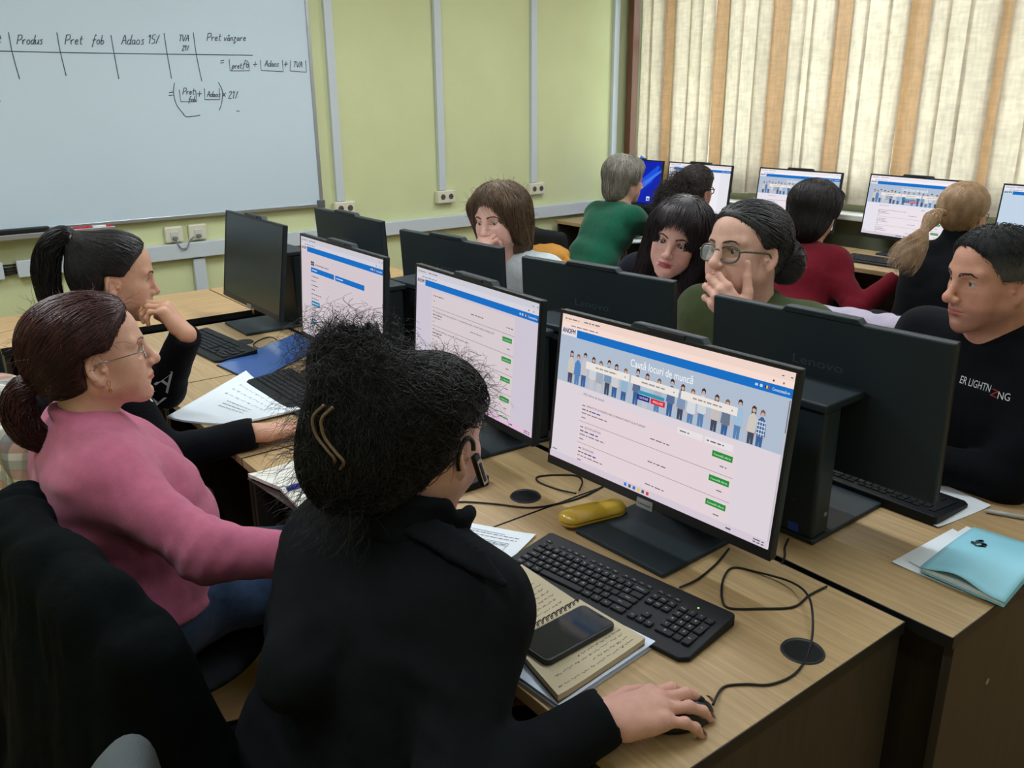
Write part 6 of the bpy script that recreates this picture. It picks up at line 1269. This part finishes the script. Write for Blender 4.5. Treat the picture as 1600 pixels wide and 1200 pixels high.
pg('lower_page_stack', [W0, W1, L1, L0], .0115, .0225, 7, hand_lines(12, .1, .92, .06, .95, 8))
slab('cover', [W0[:2]+.003, W1[:2], L1[:2]-.002, L0[:2]], .0005+.0107, .0125, mat('kraft_cover', (108, 76, 52), .7), dia, cD)
rg_ = MB()
for i in range(15):
    p = W0+(W1-W0)*(.04+.92*i/14)-cD; dn = (L0-W0); dn = dn/np.linalg.norm(dn); 
    for e in (-.0016, .0016): b = p+(W1-W0)/np.linalg.norm(W1-W0)*e; rg_.tube([V(b[0], b[1], .0165)+V(dn[0], dn[1], 0)*(.007*math.cos(a)-.001)+V(0, 0, .0085*math.sin(a)+.002) for a in np.linspace(-.5, PI+.5, 9)], .0008, 0, 5)
rg_.build('wire_binding', mat('dark_wire', (40, 38, 38), .35, .5, metal=.7), dia)
pz = DESK+.0232; PC = [onz(*c, pz+.011) for c in ((915, 940), (962, 977), (852, 1036), (804, 1000))]; pc = sum(PC)/4; d = PC[1]-PC[2]+PC[0]-PC[3]; Lp = np.linalg.norm(d)/2*.98; wv = PC[0]-PC[1]+PC[3]-PC[2]; Wp = np.linalg.norm(wv)/2*.98
ph = tag(empty('mobile_phone', (pc[0], pc[1], pz), math.atan2(d[1], d[0])), 'black mobile phone in a rugged case lying on the open diary', 'phone')
def rrect(hx, hy, r, n=5): return [(sx*(hx-r)+r*math.cos(a), sy*(hy-r)+r*math.sin(a)) for sx, sy, a0 in ((1, 1, 0), (-1, 1, PI/2), (-1, -1, PI), (1, -1, 1.5*PI)) for a in np.linspace(a0, a0+PI/2, n)]
MB().prism(rrect(Lp/2, Wp/2, .012), 0, .0115).build('case', mat('phone_case', (28, 34, 36), .45, .4), ph, bevel=.002); MB().prism(rrect(Lp/2-.004, Wp/2-.004, .009), .0112, .0122).build('screen', mat('phone_glass', (20, 30, 35), .08, .6), ph, bevel=.0006)
MB().tube([(Lp/2-.006, -.012, .0125), (Lp/2-.006, .0, .0125)], .0012, 0, 6).build('speaker', M_hole, ph)
# glasses case
g0, g1 = onz(884, 812, DESK+.02), onz(968, 792, DESK+.02); gc = (g0+g1)/2; ga = math.atan2((g1-g0)[1], (g1-g0)[0]); hl = np.linalg.norm(g1-g0)/2-.018
gcase = tag(empty('glasses_case', (gc[0], gc[1], DESK), ga), 'mustard yellow spectacle case beside the base of the nearest lit monitor', 'glasses case'); M_gold = mat('case_yellow', (196, 160, 48), .28, .5, coat=.4)
s = SDF((-hl-.05, -.05, -.005), (hl+.05, .05, .06), .0025); s.cone((-hl, 0, .021), (hl, 0, .021), .033, .031, k=.01, flat=((0, 0, 1), .66)); s.half((0, 0, .0185), (0, 0, -1), .003); v, q = s.mesh(); lid = mesh_obj('lid', v, q, M_gold, gcase)
s = SDF((-hl-.05, -.05, -.005), (hl+.05, .05, .06), .0025); s.cone((-hl, 0, .021), (hl, 0, .021), .033, .031, k=.01, flat=((0, 0, 1), .66)); s.half((0, 0, .0175), (0, 0, 1), .002); s.half((0, 0, .0008), (0, 0, -1), .003); v, q = s.mesh(); mesh_obj('base', v, q, M_gold, gcase)
mb = MB(); mb.text('VISION Lens', (.03, .004, .0428), (-1, .0, 0), (0, -1, 0), .008, 0, 'c', .052); 
mb.v = [(x, y, .0214+.0213*math.sqrt(max(0, 1-(y/.0325)**2))+.0003) for x, y, z_ in mb.v]; mb.build('lettering', mat('case_print', (92, 70, 26), .5), gcase)
# mice
M_mouse = mat('mouse_black', (22, 24, 27), .4, .4)
def mouse(x, y, yaw, label, cable=None, group='black wired mice'):
    t = tag(empty('computer_mouse', (x, y, DESK), yaw), label, 'mouse', group); s = SDF((-.07, -.045, -.01), (.07, .045, .05), .003); s.ell((-.005, 0, .006), (.055, .030, .028), k=.01); s.half((0, 0, .001), (0, 0, -1), .002); v, q = s.mesh(); mesh_obj('body', v, q, M_mouse, t); MB().tube([(.028, -.003, .0285), (.028, .003, .0285)], .006, 0, 10).build('scroll_wheel', M_blk, t)
    return t
mc_ = onz(1070, 1112, DESK+.015); mdir = math.atan2((Tip-Wr)[1], (Tip-Wr)[0])
mouse(mc_[0], mc_[1], mdir, 'black mouse under the hand with dark red nails')
mouse(1.02, 2.19, .2, 'black mouse under the right hand of the ponytailed woman in the sweatshirt'); mouse(1.08, 1.50, .2, 'black mouse beside the round grommet, behind the woman with the headset') if False else None
def cable(pts, label, r=.0022, z=DESK, n=8, group=None):
    P = smooth_path(pts, n); return tag(MB().tube(P, r, 0, 8).build('cable', mat('cable_black', (18, 19, 21), .5), origin=tuple(P[0])), label, 'cable', group)
def cp(x, y, h=0): return onz(x, y, DESK+.0028+h)
me_ = V(mc_[0], mc_[1], DESK+.012)+V(math.cos(mdir), math.sin(mdir), 0)*.052
cable([me_, cp(1130, 1074), cp(1165, 1069), cp(1205, 1069), cp(1245, 1050), cp(1266, 1010, .002), cp(1270, 965, .03), cp(1262, 930, .03), cp(1235, 909, .01), cp(1180, 893), cp(1145, 887), cp(1130, 905), cp(1128, 935), cp(1140, 950), cp(1190, 951), cp(1240, 948), cp(1265, 930, .0), cp(1292, 916)], 'thin black mouse cable looping past the grommet on the nearest desk')
cable([cp(1139, 857), cp(1120, 880), cp(1090, 905), cp(1062, 918, .002)], 'short black cable trailing from behind the nearest monitor base')
cable([cp(660, 788), cp(720, 784), cp(770, 787), cp(830, 793), cp(880, 785), cp(915, 774), cp(945, 758)], 'black cable running across the second desk towards the nearest monitor')
cable([cp(900, 771, .004), cp(870, 764), cp(842, 753), cp(840, 745), cp(865, 742), cp(900, 743), cp(910, 752), cp(905, 766, .006)], 'small loop of black cable next to the desk joint')
cable([cp(1232, 842), cp(1226, 856, .0), cp(1226, 868), cp(1222, 880)], 'black cable hanging at the foot of the boxy stand behind the lit monitor')
cable([cp(470, 560, .0), cp(440, 537), cp(425, 527), cp(408, 530), cp(396, 540), cp(420, 548), cp(450, 547)], 'cable curled on the base of the switched-off monitor')
# ---- pink woman's notebook and pen
q = [onz(*c, DESK+.008) for c in ((388, 745), (505, 708), (515, 745), (440, 770))]; n2 = tag(empty('open_notebook', (.82, 1.9, DESK)), 'open white notebook with handwriting between the woman in pink and the black jacket', 'notebook'); c2_ = V(.82, 1.9)
def npg(name, C, z0, z1, seed, n): o, mb, c = sheet(name, C, None, None, 0, hand_lines(n, .1, .9, .08, .9, seed), mat('page_offwhite', (222, 222, 212), .85), curl=.006, thick=z1-z0, ink=M_pen, seed=seed); o.parent = n2; o.location = (c[0]-c2_[0], c[1]-c2_[1], z0)
npg('left_page', [onz(x, y, DESK+.01) for x, y in ((388, 745), (520, 702), (575, 728), (436, 766))], .0035, .013, 12, 6); npg('right_page', [onz(x, y, DESK+.01) for x, y in ((438, 767), (577, 729), (620, 772), (466, 795))], .0035, .011, 13, 4)
slab('cover', [onz(x, y, DESK+.002) for x, y in ((386, 748), (520, 704), (622, 774), (464, 800))], .0004, .003, mat('dark_cover', (60, 44, 40), .6), n2, c2_)
pa, pb = onz(449, 765, DESK+.018), onz(476, 756, DESK+.018); pn = tag(empty('ballpoint_pen', (pa[0], pa[1], DESK+.013)), 'blue-capped pen lying on the open white notebook', 'pen'); dd = pb-pa
MB().tube([(0, 0, .006), tuple(dd*.98+V(0, 0, .006))], .0062, 0, 10).build('cap', mat('pen_blue', (24, 48, 150), .3, .5), pn); MB().tube([tuple(dd*.98+V(0, 0, .006)), tuple(dd*3+V(0, 0, .006))], .0045, 0, 10).build('barrel', mat('pen_clear', (190, 198, 206), .3), pn)
# ---- black-haired woman's papers and the blue folder
q = [onz(*c, DESK) for c in ((385, 585), (470, 645), (375, 668), (262, 658))]; o, _, c0 = sheet('paper_pad', q, 'open white exercise pad under the black-sleeved elbow', 'paper', 0, [(.15, .8, v, 'h') for v in (.2, .3, .4)]+[(.3, .7, v, 'p') for v in (.5, .56, .62)], curl=.008, thick=.006, seed=9); put(o, c0, DESK+.0003)
q = [onz(*c, DESK) for c in ((338, 572), (465, 522), (500, 545), (398, 600))]; bf = tag(empty('blue_folder', (1.13, 3.0, DESK)), 'glossy blue plastic folder between two keyboards on the near row', 'folder'); cb = V(1.13, 3.0)
slab('back_cover', q, .0004, .004, M_edge, bf, cb); slab('front_cover', inset(q, .02, .02), .004, .0062, mat('glossy_blue', (62, 96, 158), .18, .5, coat=.4), bf, cb, bevel=.0006)
# ---- far desk: red pen, papers, man's papers, light blue folder
q = [onz(*c, DESK) for c in ((605, 462), (632, 462), (632, 478), (606, 478))]; o, _, c0 = sheet('paper_slip', q, 'white paper partly visible between the two dark monitor backs', 'paper', 0, None, seed=15, curl=.003); put(o, c0, DESK+.0003)
ra, rb = onz(612, 482, DESK+.01), onz(631, 473, DESK+.01); dd = rb-ra; rp_ = tag(empty('red_pen', tuple(V(ra[0], ra[1], DESK+.003))), 'red pen on the white paper between the two dark monitors', 'pen'); MB().tube([(0, 0, .005), tuple(V(dd[0], dd[1], .005))], .005, 0, 8).build('barrel', M_red, rp_)
q = [onz(*c, DESK) for c in ((1335, 760), (1480, 762), (1548, 792), (1465, 826))]; o, _, c0 = sheet('printed_page', q, 'white printed page under the keyboard of the man', 'paper', 0, [(.3, .6, v, 'p') for v in (.3, .36, .42, .5)], curl=.003, seed=16); put(o, c0, DESK+.0003)
ma, mb_ = onz(1541, 798, DESK+.006), onz(1620, 812, DESK+.006); dd = mb_-ma; t = tag(empty('silver_pen', (ma[0], ma[1], DESK)), 'grey pen at the right edge beside the light blue folder', 'pen'); MB().tube([(0, 0, .0055), tuple(V(dd[0], dd[1], .0055)*.8+V(0, 0, .0011))], .005, 0, 10).build('barrel', mat('pen_grey', (176, 180, 184), .35), t); MB().tube([tuple(V(dd[0], dd[1], 0)*.8+V(0, 0, .0055)), tuple(V(dd[0], dd[1], 0)+V(0, 0, .0055))], .0055, 0, 10).build('cap', M_blk, t)
for i, (cs_, lb) in enumerate(((((1488, 828), (1560, 862), (1540, 940), (1393, 880)), 'lowest white sheet sticking out on the left under the light blue folder'), (((1510, 826), (1590, 850), (1530, 935), (1420, 880)), 'printed white sheet between the lowest sheet and the light blue folder'))):
    q = [onz(*c, DESK) for c in cs_]; o, _, c0 = sheet('loose_sheet', q, lb, 'paper', 0, [(.2, .5, v, 'h') for v in (.4, .45)] if i else None, curl=.002, seed=17+i, group='sheets under the light blue folder'); put(o, c0, DESK+.0003+.0022*i)
fo = tag(empty('document_folder', (1.75, .62, DESK+.006)), 'light blue document folder with a dark emblem at the end of the far desk', 'folder'); fc = V(1.75, .62); M_lb = mat('folder_light_blue', (142, 204, 222), .45)
fq = [onz(*c, DESK+.02) for c in ((1522, 822), (1640, 858), (1570, 940), (1438, 884))]
slab('back_cover', fq, .0006, .0024, M_lb, fo, fc); slab('papers', inset(fq, .03, .05), .0026, .011, M_paper, fo, fc)
n = 12; vs_ = []
for j in range(n+1):
    for i in range(n+1): u, v_ = i/n, j/n; p = (fq[0]*(1-u)+fq[1]*u)*(1-v_)+(fq[3]*(1-u)+fq[2]*u)*v_; vs_.append((p[0]-fc[0], p[1]-fc[1], .0125+.016*math.sin(PI*min(1, u*1.15))**2*(v_**1.5)+.004*math.sin(PI*v_)))
mbf = MB().add(vs_, [(j*(n+1)+i, (j+1)*(n+1)+i, (j+1)*(n+1)+i+1, j*(n+1)+i+1) for j in range(n) for i in range(n)], 0, True); fcov = mbf.build('front_cover', M_lb, fo); sm_ = fcov.modifiers.new('solid', 'SOLIDIFY'); sm_.thickness = .0016
mbe = MB(); r = random.Random(5); e0 = (fq[0]*.36+fq[1]*.30+fq[3]*.34)-V(fc[0], fc[1], 0)
for i in range(16):
    a, b = r.uniform(-1, 1), r.uniform(-1, 1)
    if a*a+b*b > 1: continue
    c = e0+V(.016*a-.002*b, -.004*a-.017*b, 0); w_ = r.uniform(.0035, .0065); mbe.add([(c[0]+w_*r.uniform(.6, 1.2)*math.cos(k), c[1]+w_*r.uniform(.6, 1.2)*math.sin(k), 0.0204) for k in np.linspace(0, 2*PI, 8)[:-1]], [tuple(range(7))], 0)
mbe.build('emblem', mat('emblem_ink', (34, 60, 66), .6), fcov)
# papers by the grey-haired woman
q = [onz(*c, DESK) for c in ((986, 352), (1014, 362), (1014, 378), (984, 382))]; o, _, c0 = sheet('open_book', q, 'white open papers on the window desk in front of the green sweater', 'paper', 0, [(.1, .9, v, 'p') for v in (.2, .35, .5, .65, .8)], curl=.01, thick=.008, seed=23); put(o, c0, DESK+.0003)
# the flat black keyboard on the crosswise table
keyboard(1.93, 4.2, PI/2, 'black keyboard lying flat on the crosswise table by the wall')
# ---- print on the sweatshirts
def print_on(p, items, m, name='print'):
    """letters laid on the cloth where the photo shows them"""
    mb = MB()
    for t, (x0, y0), (x1, y1), h in items:
        vs_, fs = text_mesh(t); A_ = np.array(vs_); w = A_[:, 0].max()-A_[:, 0].min(); ex = V(x1-x0, y1-y0)/w; ey = V(ex[1], -ex[0]); ey = ey/np.linalg.norm(ey)
        P = []
        for x, y in vs_: c = V(x0, y0)+ex*(x-A_[:, 0].min())+ey*y*h*1.38; P.append(ray(*c)/CF)
        P = np.array(P); D0 = np.linalg.norm(p.N-CAM)-.45; P_ = P/np.linalg.norm(P, axis=1)[:, None]; Q = CAM+P_*D0
        Q = Q.astype(np.float32); dirs = P_.astype(np.float32)
        for _ in range(90): Q = Q+dirs*np.clip(p.CS.sample(Q)-.0008, -.01, .02)[:, None]*.8
        mb.add(Q, fs, 0)
    return mb.build(name, m, p.cloth, p.o)
M_tw = mat('print_white', (206, 210, 212), .7); M_trd = mat('print_red', (150, 40, 44), .7)
print_on(K_, [('ER LIGHTN', (1499, 598), (1546, 613), 12.5), ('NG', (1558, 623), (1577, 627), 12.5)], M_tw, 'white_lettering')
print_on(K_, [("Z", (1546, 617), (1557, 622), 12)], M_trd, "red_bolt")
print_on(C_, [('A', (240, 600), (262, 615), 34), ('X', (232, 640), (262, 640), 20), ('K', (222, 622), (240, 628), 18)], M_tw, 'white_print')
LAMP_E = [5, 5, 5, 15, 18, 21, 33, 33, 28]
# ------------------------------------------------------------------ light
W_ = bpy.data.worlds.new('sky'); SC.world = W_; W_.use_nodes = True; _nt = W_.node_tree
_bg = _nt.nodes['Background']; _tc = _nt.nodes.new('ShaderNodeTexCoord'); _sp = _nt.nodes.new('ShaderNodeSeparateXYZ'); _cr = _nt.nodes.new('ShaderNodeValToRGB')
_nt.links.new(_tc.outputs['Generated'], _sp.inputs[0]); _nt.links.new(_sp.outputs['Z'], _cr.inputs[0]); e = _cr.color_ramp.elements
e[0].position = .0; e[0].color = (.42, .47, .40, 1); e[1].position = .25; e[1].color = (.86, .93, 1, 1); _nt.links.new(_cr.outputs[0], _bg.inputs[0]); _bg.inputs[1].default_value = 6.0
M_lamp = emit('lamp_diffuser', (240, 246, 255), 2.2)
for i, (x, y) in enumerate([(a, b) for b in (-.8, 1.3, 3.4) for a in (-.2, 2.0, 4.0)]):
    t = tag(empty('ceiling_lamp', (x, y, ZC-.08)), 'white ceiling luminaire above the desk rows', 'ceiling lamp', 'ceiling luminaires above the desks')
    MB().lohi((-.15, -.62, 0), (.15, .62, .08)).build('housing', M_ceil, t); MB().lohi((-.13, -.6, -.012), (.13, .6, 0)).build('diffuser', M_lamp, t)
    l = bpy.data.lights.new('ceiling_light', 'AREA'); l.shape = 'RECTANGLE'; l.size = .24; l.size_y = 1.15; l.energy = LAMP_E[i]; l.color = (.88, .95, 1.0)
    lo_ = bpy.data.objects.new('ceiling_light', l); COL.objects.link(lo_); lo_.parent = t; lo_.location = (0, 0, -.02)
